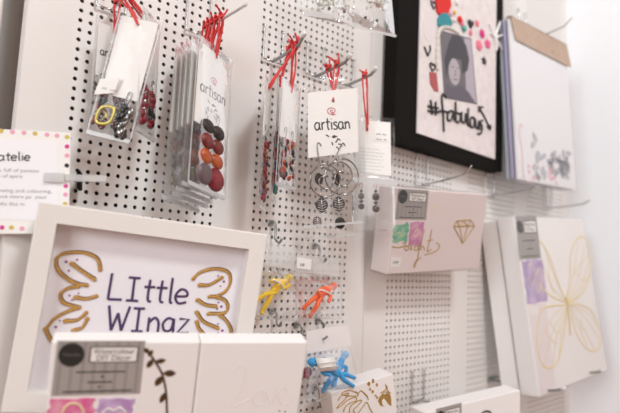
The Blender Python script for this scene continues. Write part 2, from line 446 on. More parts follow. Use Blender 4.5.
def ragged(mb, f, u0, v0, u1, v1, y0, y1, amp=.04, n=7, seed=1):
    rd = random.Random(seed); pts = []
    for k in range(n): pts.append(f(u0+(u1-u0)*k/n, v0+rd.uniform(-amp, amp)))
    for k in range(n): pts.append(f(u1+rd.uniform(-amp, amp), v0+(v1-v0)*k/n))
    for k in range(n): pts.append(f(u1-(u1-u0)*k/n, v1+rd.uniform(-amp, amp)))
    for k in range(n): pts.append(f(u0+rd.uniform(-amp, amp), v1-(v1-v0)*k/n))
    mb.plate(pts, y0, y1)

def canvas_box(name, M, wd, ht, th, label, cat='canvas', group=None, m=CANVAS, wrap=True, panelname='canvas'):
    t = thing(name, M, label, cat, group)
    MB().bbox(0, wd, 0, th, -ht, 0, 1.4, 3).build(panelname, m, t)
    return t
def px_strokes(M, paths, r, y=-.4, closed=False, flat=.4, mb=None, sm=True, nn=5):
    mb = mb or MB()
    for P in paths:
        pts = [onp(M, *p) for p in P]; pts = [(x, y, z) for x, z in pts]
        if sm: pts = smooth_path(pts, nn, closed)
        mb.tube(pts, r, 6, closed=closed, flat=flat)
    return mb
def Q(M, *pts): return [onp(M, *p) for p in pts]

# ------------------------------------------------------------------ LITTLE WINGZ frame
Mf = frame_matrix((-33.6, -50, -207.8), -20, 4.7, 4.0)
fr = thing('picture_frame', Mf, 'white wooden frame with gold wings and the words LIttle WIngz', 'picture frame')
W_, H_, R_ = 202.5, 176.0, 16.5
def frame_bars(mb, w, h, r, y0, y1, bev=1.2):
    "four mitred rails as one moulding"
    o = [(0,0),(w,0),(w,-h),(0,-h)]; i = [(r,-r),(w-r,-r),(w-r,-h+r),(r,-h+r)]
    ob = [(bev,-bev),(w-bev,-bev),(w-bev,-h+bev),(bev,-h+bev)]
    vs = [(x,y1,z) for x,z in o] + [(x,y0+bev,z) for x,z in o] + [(x,y0,z) for x,z in ob] + [(x,y0,z) for x,z in i] + [(x,y1,z) for x,z in i]
    fs = []
    for L in range(4):
        for k in range(4): fs.append((L*4+k, L*4+(k+1) % 4, (L+1)*4+(k+1) % 4, (L+1)*4+k))
    for k in range(4): fs.append((k, 16+k, 16+(k+1) % 4, (k+1) % 4))
    mb.add(vs, fs)
mb = MB(); frame_bars(mb, W_, H_, R_, 0, 21); mb.build('moulding', WHITEP, fr)
MB().box(R_-3, W_-R_+3, 15, 18, -H_+R_-3, -R_+3).build('art_print', PAPER, fr)
MB().box(3, W_-3, 18.2, 20.6, -H_+3, -3).build('backing_board', mat('frame_backboard', (.35, .27, .2), .8), fr)
yA = 15
def fw(px, py): return onp(Mf, px, py, yA)
mb = MB()
write(mb, 'LIttle', fw(107, 299), fw(189, 304), 13.0, 1.15, y=yA-.5, w=.9)
write(mb, 'WIngz', fw(106, 330), fw(190, 333), 13.0, 1.15, y=yA-.5, w=.9)
mb.build('lettering', PURPLE, fr)
def zc(x0, y0, s, P): return [(x0+a/s, y0+b/s) for a, b in P]
wl = [zc(40, 230, 3.9375, P) for P in (
  [(237,155),(225,115),(185,93),(130,88),(80,98),(62,125),(72,160),(110,195),(150,213),(185,218)],
  [(125,132),(160,160),(215,195)],
  [(150,222),(105,232),(80,255),(90,285),(130,300),(155,305)],
  [(140,265),(180,272),(222,260)],
  [(150,306),(100,325),(55,350),(22,390)],
  [(100,358),(145,355),(182,325)],
  [(185,350),(165,385),(130,395)],
  [(22,390),(40,430),(80,470)])]
wr = [zc(180, 255, 5.157, P) for P in (
  [(68,122),(95,95),(150,75),(210,75),(250,95),(258,140),(235,185),(190,212),(150,215)],
  [(100,155),(150,155),(215,115)],
  [(190,218),(230,235),(245,270),(225,300),(145,303)],
  [(90,232),(130,258),(185,265)],
  [(205,310),(240,345),(262,395),(240,440)],
  [(85,295),(120,345),(195,378)],
  [(85,345),(95,380),(130,420)])]
mb = MB()
for P in wl + wr:
    pts = [(lambda q: (q[0], yA-.7, q[1]))(fw(*p)) for p in P]
    pts = smooth_path(pts, 5); n = len(pts)
    mb.tube(pts, [1.35 + .5*math.sin(i*.9) * .3 for i in range(n)], 8, flat=.5)
    mb.ball(pts[0], (2.1, .8, 2.1), 10, 6); mb.ball(pts[-1], (1.8, .8, 1.8), 10, 6)
mb.build('wing_painting', GOLD, fr, True)
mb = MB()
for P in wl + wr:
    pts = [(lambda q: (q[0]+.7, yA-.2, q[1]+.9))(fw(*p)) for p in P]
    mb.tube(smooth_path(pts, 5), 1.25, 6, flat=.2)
mb.build('wing_outline_paint', mat('brown_paint', (.13, .06, .03), .5), fr, True)  # dark brown outline strokes behind the gold wings
mb = MB()
for x, y, r in zc(0,0,1,[]) or []: pass
for (x, y), r in zip(zc(40,230,3.9375,[(103,125),(146,117),(114,160),(116,258),(152,248),(126,276),(78,357),(62,382)]) + zc(180,255,5.157,[(196,108),(226,137),(208,160),(198,245),(213,266),(192,279),(196,355),(218,390),(195,402)]),
                     [1.3,1,1,1,.8,.9,.8,1.2, .9,1.2,.8,.9,1.3,.9,.8,1.3,.8]):
    c = fw(x, y); mb.plate(circ(c[0], c[1], r, n=12), yA-.3, yA)
mb.build('plum_dots', PLUM, fr)
MB().add([(R_,9,-R_),(W_-R_,9,-R_),(W_-R_,9,-H_+R_),(R_,9,-H_+R_)], [(0,1,2,3)]).build('glazing', film('frame_glazing', haze=.0, gloss=.35, bump=0), fr)

# ------------------------------------------------------------------ front grey-labelled canvases
Mb1 = frame_matrix((-31.6, -115, -315.0), -21.0, 0.6, 15.0)
xs = onp(Mb1, 200.5, 345)[0]; xe = onp(Mb1, 307, 345)[0]
b1 = canvas_box('wrapped_canvas', Mb1, xs-.3, 150, 19, 'white watercolour canvas with grey label and dark leaf branch, front left', group=None)
q = Q(Mb1, (57.5, 340.8), (145.5, 340.8), (140, 393.5), (51, 396))
product_label(b1, q)
f = quad_map(Q(Mb1, (50, 399), (134, 398), (131, 425), (47, 427)))
mb = MB(); ragged(mb, f, 0, 0, .52, 1, -.3, -.02, .03, seed=3); mb.build('pink_swatch', PINKW, b1)
mb = MB(); ragged(mb, f, .57, .02, 1, 1, -.3, -.02, .03, seed=4); mb.build('lilac_swatch', LILW, b1)
px_strokes(Mb1, [[(62, 413), (66, 406), (72, 403), (80, 405), (84, 413)]], .9, y=-.6).build('swatch_doodle', GOLDP, b1)
px_strokes(Mb1, [[(102, 413), (108, 408), (114, 410), (120, 407), (126, 412)]], .7, y=-.6).build('swatch_doodle', CARD, b1)
BRN = mat('dark_bronze_print', (.09, .045, .015), .5, .2)
mb = px_strokes(Mb1, [[(146, 350), (152, 357), (158, 366), (162.5, 375), (166, 392), (167, 415)]], .8, y=-.35)
def leaf(mb, M, a, b, wd, y=-.3):
    A = Vector(onp(M, *a)); B = Vector(onp(M, *b)); d = B-A; n = Vector((-d.y, d.x)).normalized()
    pts = []
    for s in (1, -1):
        for k in range(8):
            t = k/8 if s == 1 else 1-k/8
            p = A + d*t + n*(s*wd*math.sin(math.pi*t)**.8); pts.append((p.x, p.y))
    mb.plate(pts, y, -.02)
for a, b, wd in (((155,362),(166,360),1.5),((163,373),(176,373.5),2.0),((162,376),(155.5,386),2.0),((166,392),(160,403),1.7),((149,353),(144,348),1.4),((148,356),(153,350),1.3),((153,359),(147,368),1.6)):
    leaf(mb, Mb1, a, b, wd*1.35)
mb.build('leaf_branch_print', BRN, b1)
Mb2 = Mb1 @ Matrix.Translation((xs+.3, -1.2, .3))
b2 = canvas_box('wrapped_canvas', Mb2, xe-xs-.3, 150, 19, 'plain white canvas with a faint grey word, right half of the front pair')
FAINT = mat('faint_emboss', (.83, .795, .78), .7)
mb = MB(); write(mb, 'Love', Q(Mb2, (235, 404))[0], Q(Mb2, (290, 398))[0], 17, .5, slant=.25, y=-.1) if False else None
mb = px_strokes(Mb2, [[(233,372),(240,366),(246,372),(240,392),(232,406),(240,404),(252,398)],[(254,396),(262,390),(264,402),(255,405),(253,397)],[(266,391),(271,404),(277,388)],[(279,398),(287,392),(283,387),(278,396),(284,405),(292,398)]], .5, y=-.1)
mb.build('faint_word', FAINT, b2)
mb = MB()
for x, y in ((279.5, 411), (285, 411.5), (274, 415)):
    c = onp(Mb2, x, y); mb.plate(circ(c[0], c[1], .7, n=8), -.2, 0)
mb.build('ink_specks', INK, b2)

# ------------------------------------------------------------------ white diamond canvas, warm shade in its colour
Mp = frame_matrix((405.2, -70, -143.1), -4, -3.8, 10.3)
pk = canvas_box('wrapped_canvas', Mp, 208, 120.5, 34, 'white canvas with gold diamond, gold script and grey label', m=CANVAS_SHADED)
product_label(pk, Q(Mp, (398, 188.5), (428.7, 190.5), (426, 220), (395, 219.5)))
mb = MB(); f = quad_map(Q(Mp, (394, 224), (408.5, 223), (407.5, 242), (392.5, 242))); ragged(mb, f, 0, 0, 1, 1, -.3, -.02, .08, seed=5); mb.build('green_swatch', GRNW, pk)
mb = MB(); f = quad_map(Q(Mp, (410.5, 222), (424, 222), (421.5, 246), (408, 245))); ragged(mb, f, 0, 0, 1, 1, -.3, -.02, .04, seed=6); mb.build('magenta_swatch', MAGW, pk)
mb = px_strokes(Mp, [[(395,235),(399,232),(402,237),(405,233)],[(414,232),(417,229),(419,233),(415,236),(413,233)]], .6, y=-.55); mb.build('swatch_doodle', GOLDP, pk)
mb = MB()
dm = dict(a=(456.5,221), b=(470.5,220), l=(453.5,226), r=(474.5,225.7), c=(462.3,243.5), m1=(459.5,226.5), m2=(467.5,226), t=(463.5,220.8))
for P in (['a','b','r','c','l','a'], ['l','m1','m2','r'], ['m1','c','m2'], ['a','m1','t','m2','b']):
    px_strokes(Mp, [[dm[k] for k in P]], 1.15, y=-.4, sm=False, mb=mb)
mb.build('diamond_print', GOLDF, pk)
br_paths = [[(392,246.5),(399,247.5),(404,246)],
 [(402.5,243.5),(405.5,242.8),(404.5,248.5),(406.5,250.5),(408.5,248),(406,245.5)],
 [(408,246),(410.5,245),(410.2,250)], [(411.5,246),(411.2,250.2)], [(412,242.8),(412.2,243.2)],
 [(418,246),(414.8,246.5),(414.5,250),(417.5,249.5),(418.8,245.5),(418,256),(416,263),(414,267.5),(414.8,262),(421,257.5)],
 [(424.5,229.5),(421.8,238),(420,250),(422.5,245.5),(424.3,250)],
 [(431.5,229.5),(429.5,240),(427,251),(431,249)], [(427,241),(433,239.5)],[(436,243),(439,244.5),(438.5,248.5),(433,252.5),(424,255)]]
px_strokes(Mp, br_paths, .8, y=-.45).build('script_print', GOLDF, pk)
px_strokes(Mp, [[(433,208),(435,205),(438,206),(436,209),(434,208)],[(437,205),(439,203.5)]], .5, y=-.4).build('small_mark_print', GOLDP, pk)
mb = MB(); mb.plate(Q(Mp, (391,257),(401,257.5),(400,267),(390,266.5)), -.3, -.02); mb.build('price_sticker', CARD, pk)
c = onp(Mp, 392.3, 263.5); scribble('price_text', (c[0]+1, c[1]+1.5), 13, 3.6, INK, pk, -.45, .5, 7)
MB().bbox(-3.0, 211, -1.2, 35.5, -123.5, 2.0, 3, 2).build('shrink_wrap', WRAP, pk)

# ------------------------------------------------------------------ butterfly canvases
My = frame_matrix((724.5, -70, -153.5), -1.3, -3.8, -6.4)
bf = canvas_box('wrapped_canvas', My, 275, 306, 33, 'large white canvas with a pale gold butterfly and lilac swatch by the side wall')
lb = product_label(bf, Q(My, (515, 216.5), (536, 216), (541, 258.5), (519.5, 260)))
mb = MB(); f = quad_map(Q(My, (521.5, 261), (542, 259), (547.5, 302), (527.5, 304.5))); ragged(mb, f, 0, 0, 1, 1, -.3, -.02, .03, seed=8); mb.build('lilac_swatch', mat('violet_watercolour', (.42,.32,.55), .7, col2=(.62,.50,.68), cscale=30), bf)
px_strokes(My, [[(528,268),(531,262.5),(535,272),(532,285),(528,276)],[(536,275),(540,268),(541,285),(537,292),(536,275)]], 1.0, y=-.6).build('swatch_doodle', GOLDP, bf)
def bz(P): return zc(480, 210, 2.17, P)
B1 = [bz(P) for P in (
 [(186,196),(170,160),(152,105),(134,72),(128,68)], [(186,200),(160,190),(140,175),(128,160)], [(186,196),(195,150),(196,100),(208,66),(222,58),(234,68),(241,100),(238,140),(225,175),(205,195),(190,202)],
 [(184,206),(160,208),(135,215),(126,245),(124,290),(132,330),(148,343),(166,333),(176,300),(184,255),(188,215)],
 [(192,206),(215,205),(240,218),(256,250),(262,275),(258,298),(245,306),(228,298),(210,270),(196,225)])]
px_strokes(My, B1, 1.8, y=-.4).build('wing_outline_print', GOLDP, bf)
B2 = [bz(P) for P in (
 [(188,196),(200,150),(212,75)], [(190,196),(212,150),(228,75)], [(190,199),(220,160),(238,105)], [(190,200),(215,180),(236,140)], [(200,150),(215,120),(236,100)],[(205,130),(220,150),(234,150)],
 [(184,196),(160,140),(140,85)], [(184,199),(155,165),(134,110)],[(150,110),(150,150),(160,180)],
 [(184,208),(150,240),(130,300)], [(185,212),(155,270),(140,335)], [(186,215),(165,280),(158,335)], [(187,218),(176,270),(172,310)],[(150,240),(165,265),(176,262)],[(140,262),(158,285),(168,290)],
 [(194,208),(225,230),(258,280)], [(194,210),(220,250),(248,302)], [(194,214),(212,250),(232,295)],[(196,206),(235,225),(255,255)],[(222,232),(218,255),(232,262)])]
px_strokes(My, B2, .9, y=-.4).build('wing_vein_print', GOLDP, bf)
px_strokes(My, [bz([(184,190),(190,215),(196,272)]), bz([(187,190),(191,225)])], 2.4, y=-.5).build('butterfly_body_print', mat('gold_print', (.72,.52,.18), .5, .2), bf)
mb = MB(); mb.plate(Q(My, (529,306.5),(537,306),(538.5,314),(530.5,315)), -.3, -.02); mb.build('price_sticker', CARD, bf)
MB().bbox(-2.0, 277, -1.2, 34, -308, 2.0, 2.5, 2).build('shrink_wrap', film('bright_haze_shrink_wrap', haze=.12, gloss=.3, bump=.2, bscale=20), bf)  # wrap film whose haze imitates the bright, washed-out look of the box
MB().plate(Q(My, (527.8, 305), (546, 303), (556, 390.5), (540.5, 396)), -.2, -.02).build('insert_strip', mat('pale_pink_insert', (.82, .745, .75), .6), bf)
Myb = My @ Matrix.Translation((2, 37, -2))
canvas_box('wrapped_canvas', Myb, 271, 296, 33, 'plain white canvas tucked directly behind the butterfly canvas')
for px, py, lab in ((562, 389, 'wire hook end under the middle of the butterfly canvas'), (601, 371, 'wire hook end under the right corner of the butterfly canvas')):
    a = at(px, py, 128)
    t = thing('display_hook', frame_matrix((a.x, 0, a.z)), lab, 'hook', 'hooks carrying the butterfly canvas')
    MB().tube(smooth_path([(0,8,-9),(0,-4,-9),(0,-90,-8),(0,-115,-5),(0,-128,0)], 4), 2.2, 8).build('arm', STEEL, t, True)
    MB().tube([(0,-127,-.4),(0,-134,2.4)], 3.2, 10).build('end_cap', CAP, t, True)
    MB().bbox(-18, 18, -4, 0, -13, -3, 1).build('back_plate', STEEL, t, True)

# ------------------------------------------------------------------ low box, bottom right
Mr = frame_matrix((478.8, -70, -451.4), -9.7, -3.8, 3.7)
rb = canvas_box('wrapped_canvas', Mr, 205, 190, 30, 'white canvas with a grey label, cut off by the bottom edge, right of centre')
product_label(rb, Q(Mr, (436, 409), (461.5, 402.7), (461.5, 436), (436, 442)))
px_strokes(Mr, [[(480,416),(484,411.8),(489,411.6),(493,416)]], 1.6, y=-.4).build('ink_print', INK, rb)

# ------------------------------------------------------------------ gold leaf and paw canvas
Ml = frame_matrix((304.2, -60, -404.6), -15, -11.3, 3.5)
lf = canvas_box('wrapped_canvas', Ml, 92, 130, 32, 'small white canvas with gold leaf outline and gold paw dots below the blue toys')
def lz(P): return zc(300, 350, 5.167, P)
LP = [lz(P) for P in (
 [(232,212),(260,208),(300,222),(315,210),(345,235),(352,258)], [(232,212),(215,225),(240,235),(300,235),(285,212)],
 [(195,262),(215,235),(250,222),(235,250),(205,280),(190,300),(215,285),(250,255),(285,245),(290,262),(255,275),(230,300),(225,320)],
 [(255,326),(262,290),(300,262),(318,262),(300,285),(275,310),(285,326)], [(300,326),(330,285),(345,270),(360,300),(375,326)],[(320,210),(350,245)])]
px_strokes(Ml, LP, .65, y=-.4).build('leaf_outline_print', GOLDF, lf)
mb = MB()
for x, y, rx, rz in ((355,175,9,12),(377,160,7,13),(397,180,6,10),(375,215,7,9),(362,203,6,8),(390,235,6,6),(398,245,6,7)):
    c = onp(Ml, 300+x/5.167, 350+y/5.167); mb.plate(circ(c[0], c[1], rx/5.167*1.3, rz/5.167*1.2, 14), -.3, -.02)
mb.plate(Q(Ml, *lz([(402,262),(412,240),(430,228),(452,225),(470,240),(472,290),(455,280),(445,262),(432,248),(422,262),(426,285),(440,292),(415,288)])), -.3, -.02)
mb.build('paw_print', GOLDF, lf)
px_strokes(Ml, [lz([(415,222),(440,205),(448,185),(452,210),(468,222)]), lz([(420,232),(440,215),(465,232)]), lz([(445,190),(440,175)])], .7, y=-.4).build('crest_print', GOLDF, lf)

# ------------------------------------------------------------------ black framed mixed-media portrait
Mk = frame_matrix((448, -30, 330), 0, 0.5, 0)
bkf = thing('picture_frame', Mk, 'black framed collage with a grey portrait photo and the word fabulous', 'picture frame')
MB().bbox(0, 311, 0, 25, -394, 0, 1.2).build('moulding', BLACK, bkf)
Q4 = Q(Mk, (416, 133), (494, 159.4)); zB = [p[1] for p in Q4]
xl = Q4[0][0]; xr = Q4[1][0]
PAPB = mat('pale_pink_paper', (.78, .72, .71), .8, bump=.3, bscale=400, col2=(.72, .65, .64), cscale=60)
MB().plate([(xl, -28), (xr, -28), (xr, zB[1]), (xl, zB[0])], -2.2, 0).build('collage_paper', PAPB, bkf)
yk = -2.2
def kq(P): return [onp(Mk, *p, yk) for p in P]
def kplate(name, P, m, h=1.0, y=yk, parent=bkf):
    return MB().plate(kq(P), y-h, y).build(name, m, parent)
ph = kplate('portrait_photo', [(439.5,30),(471,38.5),(477,104.5),(444,98)], mat('photo_grey', (.13,.115,.13), .4), .6)
# the photograph's own grey tones as flat printed shapes
def kp(name, P, m, lift): return MB().plate(kq(P), yk-.6-lift, yk-.6-lift+.05).build(name, m, ph)
def kell(cx, cy, rx, ry, n=20, rot=0): return [(cx+rx*math.cos(2*math.pi*i/n)*math.cos(rot)-ry*math.sin(2*math.pi*i/n)*math.sin(rot), cy+rx*math.cos(2*math.pi*i/n)*math.sin(rot)+ry*math.sin(2*math.pi*i/n)*math.cos(rot)) for i in range(n)]
kp('photo_curtain', [(464,38),(470.5,39.5),(476,103),(466,100)], mat('photo_pale', (.42,.36,.42), .4), .06)
kp('photo_hair', [(448,44),(452,35),(460,36),(466,46),(469,60),(467,71),(462,74),(461,60),(452,58),(448,66),(446,80),(444,60)], mat('photo_dark', (.035,.032,.04), .4), .14)
kp('photo_face', kell(454, 72, 5.6, 13.5, rot=-.08), mat('photo_light', (.42,.37,.40), .4), .22)
kp('photo_shoulder', [(446,84),(452,88),(460,85),(468,92),(475,103),(445,97)], mat('photo_mid', (.10,.085,.11), .4), .30)
mb = MB()
for P in ([(451,67),(453.2,67.4)], [(456.5,68),(458.6,68.6)], [(454.8,70),(455.2,75),(454.2,76)], [(452.6,79),(455,80),(457,79.4)]):
    pts = [(x, yk-.92, z) for x, z in kq(P)]; mb.tube(pts, .7, 5, flat=.3)
mb.build('photo_features', mat('photo_dark'), ph)
RF = mat('red_felt', (.70, .03, .025), .9, bump=.8, bscale=600); TL_ = mat('teal_felt', (.05,.27,.31), .9, bump=.8, bscale=600)
kplate('red_felt_petal', [(434,-4),(449,-4),(450,6),(447,14),(441,17),(436,12)], RF, 3)
kplate('teal_felt_dome', [(437,26),(437,19),(440,14),(444,13),(448,17),(451,23),(450,27)], TL_, 3.4)
kplate('vellum_oval', kell(429.5, 27, 6.5, 15), mat('pale_vellum', (.72,.66,.66), .5), .5)
LACE = mat('cream_lace', (.72,.70,.64), .95, bump=1, bscale=900)
mb = MB()
pts = [(x, yk-1.8, z) for x, z in kq([(437,70),(436.5,58),(437,45),(438,34),(441,28),(446,27),(452,29),(458,33)])]
mb.tube(smooth_path(pts, 6), [3.5 + 1.2*math.sin(i*2.1) for i in range(43)], 8, flat=.5); mb.build('lace_trim', LACE, bkf)
def kball(name, x, y, r, m, h=1.0):
    c = onp(Mk, x, y, yk); return MB().ball((c[0], yk-r*.5*h, c[1]), (r, r*.6*h, r)).build(name, m, bkf, True)
kball('yellow_bead', 454, 12.6, 3.6, mat('yellow_bead', (.85,.55,.05), .3)); kball('red_bead', 458.5, 19.5, 5.5, RF); kball('white_bead', 454, 20.5, 3.6, mat('pearl', (.8,.75,.72), .3))
kball('pink_bead', 450, 14, 4, mat('pink_bead', (.75,.45,.58), .3)); kball('teal_pebble', 463, 29, 5.6, mat('teal_bead', (.07,.36,.30), .3)); kball('pearl_bead', 456, 3, 4, MATS['pearl'])
PF = mat('hot_pink_petal', (.80, .12, .28), .8); PF2 = mat('coral_petal', (.82, .20, .28), .8)
def flower(x, y, r, m, n=5, ph0=0):
    c = onp(Mk, x, y, yk); mb = MB()
    for k in range(n):
        a = 2*math.pi*k/n + ph0; mb.ball((c[0]+math.cos(a)*r*.55, yk-1.6, c[1]+math.sin(a)*r*.55), (r*.48, 1.4, r*.48), 10, 6)
    mb.ball((c[0], yk-2.6, c[1]), (r*.25, 1.2, r*.25), 8, 5); mb.build('paper_flower', m, bkf, True)
flower(478.5, 45.5, 10, PF2); flower(487, 44, 9, PF, ph0=.5); flower(476.5, 23.5, 6, PF2, ph0=.3); flower(481.5, 34, 8.5, mat('magenta_petal', (.65,.04,.22), .8), ph0=.9); flower(470, 33, 5, PF2)
flower(461, 23, 6, PF2, ph0=1.2); flower(431, -1, 5, mat('lilac_petal', (.7,.5,.7), .8))
BCH = mat('black_chipboard', (.018,.016,.018), .6)
def heart(x, y, r, hollow=False):
    c = onp(Mk, x, y, yk); pts = []
    for k in range(24):
        a = 2*math.pi*k/24; pts.append((c[0]+r*.95*math.sin(a)**3, c[1]+r*(.81*math.cos(a)-.31*math.cos(2*a)-.125*math.cos(3*a)-.06*math.cos(4*a))))
    mb = MB()
    if hollow: mb.tube([(p[0], yk-1.2, p[1]) for p in pts], 1.3, 6, closed=True, flat=.8)
    else: mb.plate(pts, yk-3.5, yk)
    mb.build('black_heart', BCH, bkf)
heart(469.8, 24, 8.5); heart(433, 5, 7, True); heart(432, 67, 7.5, True)
c = onp(Mk, 483.5, 61, yk)
MB().plate([(c[0]+(8.5 if i % 2 == 0 else 3.4)*math.sin(i*math.pi/5), c[1]+(8.5 if i % 2 == 0 else 3.4)*math.cos(i*math.pi/5)) for i in range(10)], yk-2.5, yk).build('black_star', BCH, bkf)
mb = MB()
for P in ([(423.7,47),(425.5,51),(427,56)], [(429.3,45.5),(429.8,50),(427.3,56)]):
    mb.tube([(x, yk-1.2, z) for x, z in kq(P)], 1.5, 6, flat=.8)
mb.build('black_letter', BCH, bkf)
kplate('rose_ribbon', [(429,72),(436,73),(438,92),(434,91),(430,84)], mat('rose_ribbon', (.42,.10,.10), .8), 1.2)
mb = MB()
for P in ([(494,38),(490,28),(488.5,24)], [(494,38),(497,28),(499,22)], [(494,38),(500,36),(502.5,35)], [(494,38),(498,45),(501,50)], [(494,38),(496,46),(495,51)], [(494,38),(489.5,33)]):
    mb.tube([(x, yk-2.5, z) for x, z in kq(P)], [2.6, 2.2, 1.6][:len(P)] if len(P) == 3 else 2, 6)
mb.build('white_tassel', mat('white_thread', (.85,.84,.83), .9), bkf)
mb = MB()
def kw(P, r=1.8, sm=True):
    pts = [(x, yk-1.5, z) for x, z in kq(P)]
    mb.tube(smooth_path(pts, 4) if sm else pts, r, 6, flat=1)
def c5(P): return zc(410, 60, 3.93, P)
kw(c5([(78,158),(84,215)]), sm=False); kw(c5([(98,165),(98,218)]), sm=False); kw(c5([(68,182),(108,190)]), sm=False); kw(c5([(68,200),(108,206)]), sm=False)
kw(c5([(140,150),(128,135),(122,150),(126,200),(130,282)])); kw(c5([(108,205),(125,200),(150,208)]))
kw(c5([(165,200),(148,205),(145,235),(160,235),(168,205),(172,240)])); kw(c5([(176,165),(178,240),(192,240),(196,215),(182,208)]))
kw(c5([(200,205),(200,240),(212,245),(216,212),(220,248)])); kw(c5([(226,190),(224,250),(232,258)])); kw(c5([(245,225),(234,232),(236,262),(248,262),(250,232),(243,226)]))
kw(c5([(254,232),(256,262),(264,268),(268,240),(270,275)])); kw(c5([(283,238),(272,245),(280,262),(276,288),(262,290)]))
kw(c5([(268,188),(290,225),(312,272)]), 1.6); kw(c5([(268,205),(267,184),(284,186)]), 1.6, False); kw(c5([(300,262),(313,274),(314,255)]), 1.6, False)
mb.build('chipboard_word', BCH, bkf)
rd = random.Random(2); mb = MB()
for k in range(70):
    x, z = rd.uniform(xl+6, xr-6), rd.uniform(zB[0]+8, -120); mb.ball((x, yk, z), (rd.uniform(.4, 1.1), .3, rd.uniform(.4, 1.1)), 6, 4)
mb.build('paint_splatter', GREYINK, bkf)

# ------------------------------------------------------------------ clear packs with brown header, top right
Mn = frame_matrix((743.6, -50, 228.7), -3.6, -1.2, -2.7)
def sheetpack(M, w_, h_, label, m, extra=0):
    t = thing('stationery_pack', M, label, 'stationery pack')
    MB().bbox(2, w_-2, .8, 5.5, -h_+4, -3, .5).build('paper_sheets', m, t)
    mb = MB(); mb.box(0, w_, 0, 6.4, -h_, 0); mb.build('cellophane_sleeve', film('sleeve_film', haze=.12, gloss=.4, bump=.2, bscale=20), t)
    return t
npk = sheetpack(Mn, 216, 316, 'white floral stationery pack with a brown kraft header, hanging at top right', mat('white_paper', (.84,.83,.85), .7))
KR = mat('brown_kraft_card', (.52, .39, .30), .85, bump=.3, bscale=500, col2=(.47,.35,.27), cscale=200)
mb = MB(); mb.plate(Q(Mn, (509.5,15.5),(566,45),(570.5,68),(515,40)), -2.2, -1.2)
q_ = Q(Mn, (509.5,15.5),(566,45)); mb.plate([(q_[0][0], q_[0][1]), (q_[1][0], q_[1][1]), (q_[1][0], q_[1][1]-2), (q_[0][0], q_[0][1]-2)], -2.2, 8)
mb.build('kraft_header', KR, npk)
c = onp(Mn, 550, 52); scribble('header_print', c, 30, 6, mat('faded_brown_ink', (.40,.29,.22), .8), npk, -2.4, .6, 4)
FL = mat('grey_floral_print', (.50,.50,.53), .8); FP = mat('pink_floral_print', (.80,.42,.48), .8)
mb = MB(); rd = random.Random(5)
for k in range(46):
    x = rd.uniform(533, 569); y = rd.uniform(152, 177) if rd.random() < .75 else rd.uniform(136, 176)
    if y < 148 and x > 540: continue
    c = onp(Mn, x, y); a = rd.uniform(0, 3.14)
    mb.plate([(c[0]+math.cos(a)*u*11-math.sin(a)*v*5, c[1]+math.sin(a)*u*11+math.cos(a)*v*5) for u, v in [(math.cos(t*.7), math.sin(t*.7)) for t in range(9)]], -.5, -.3)
mb.build('floral_print', FL, npk)
mb = MB()
for k in range(12):
    x = rd.uniform(528, 562); y = 172 + rd.uniform(-9, 9) + (x-528)*.12; c = onp(Mn, x, y); mb.plate(circ(c[0], c[1], rd.uniform(2, 5), n=9), -.3, -.15)
c0 = [onp(Mn, x, y) for x, y in ((523,128),(521,124),(519,132),(522,150),(524,178),(531,182))]
mb.tube(smooth_path([(x, -.3, z) for x, z in c0], 5), .9, 5, flat=.3)
mb.build('pink_flower_print', FP, npk)
for k, (dy, lab, mm) in enumerate(((9, 'thin stationery pack with lilac sheets directly behind the white floral pack', mat('lilac_paper', (.48,.44,.66), .7)),
                                   (18, 'thin pack of blue-grey sheets, rearmost of three behind the brown header', mat('bluegrey_paper', (.50,.54,.62), .7)))):
    sheetpack(Mn @ Matrix.Translation((-1, dy, -1)), 214, 312, lab, mm)

# ------------------------------------------------------------------ info sign on the left with its clip
Ms = frame_matrix((-5.8, -24, -139.4), -23, -3.4, 0) @ Matrix.Translation((-92, 0, 0))
sg = thing('info_sign', Ms, 'white shop card with a dotted border and black handwriting, upper left', 'sign')
MB().bbox(0, 92, 0, 1.2, -93.6, 0, .4, 1).build('card', CARD, sg)
fS = lambda *p: onp(Ms, *p)
inner = Q(Ms, (-2, 139), (56, 142), (56, 222), (-2, 219))
mb = MB(); fi = quad_map(inner); qplate(mb, fi, -.4, 0, 1.03, 1, -.3, 0, .07); mb.build('inner_panel', mat('lavender_white', (.86,.84,.87), .6), sg)
cols = dict(m=mat('mustard_dot', (.62,.47,.10), .7), p=mat('pink_dot', (.80,.36,.48), .7), g=mat('magenta_dot', (.62,.06,.28), .7), k=INK)
dots = [(1,131,'m'),(12.5,132,'p'),(24,132.7,'p'),(35,133.5,'m'),(47,134.7,'p'),(57,135.6,'p'),(67,137,'m'),(67,146.5,'g'),(67,155.5,'p'),(66.8,165.5,'k'),(65.8,186,'g'),(65.5,194.5,'p'),(65,204,'m'),(64,213,'p'),(2,227.5,'g'),(11.5,227.5,'m'),(22,228.5,'p')]
for k, nm in (('m','mustard_dots'),('p','pink_dots'),('g','magenta_dots'),('k','black_dots')):
    for x, y, c in dots:
        if c == k: q = fS(x, y); MB().plate(circ(q[0], q[1], 2.0, n=14), -.3, 0).build('border_dot', cols[k], sg)
mb = MB(); write(mb, 'atelie', fS(-2, 160.5), fS(31, 160.8), 4.6, .55, y=-.5); mb.build('handwriting', INK, sg)
for i, (tx, x, y) in enumerate((('s, full of passion', -2, 171.5), ('s of spirit', -2, 177.5), ('ewing and colouring,', -2, 192), ('ove more pa  your', -2, 198), ('afts like m', -2, 205.5))):
    print_text('body_text', tx, fS(x, y), 4.6, GREYINK, sg, -.4, 0, 'LEFT', 1.12)
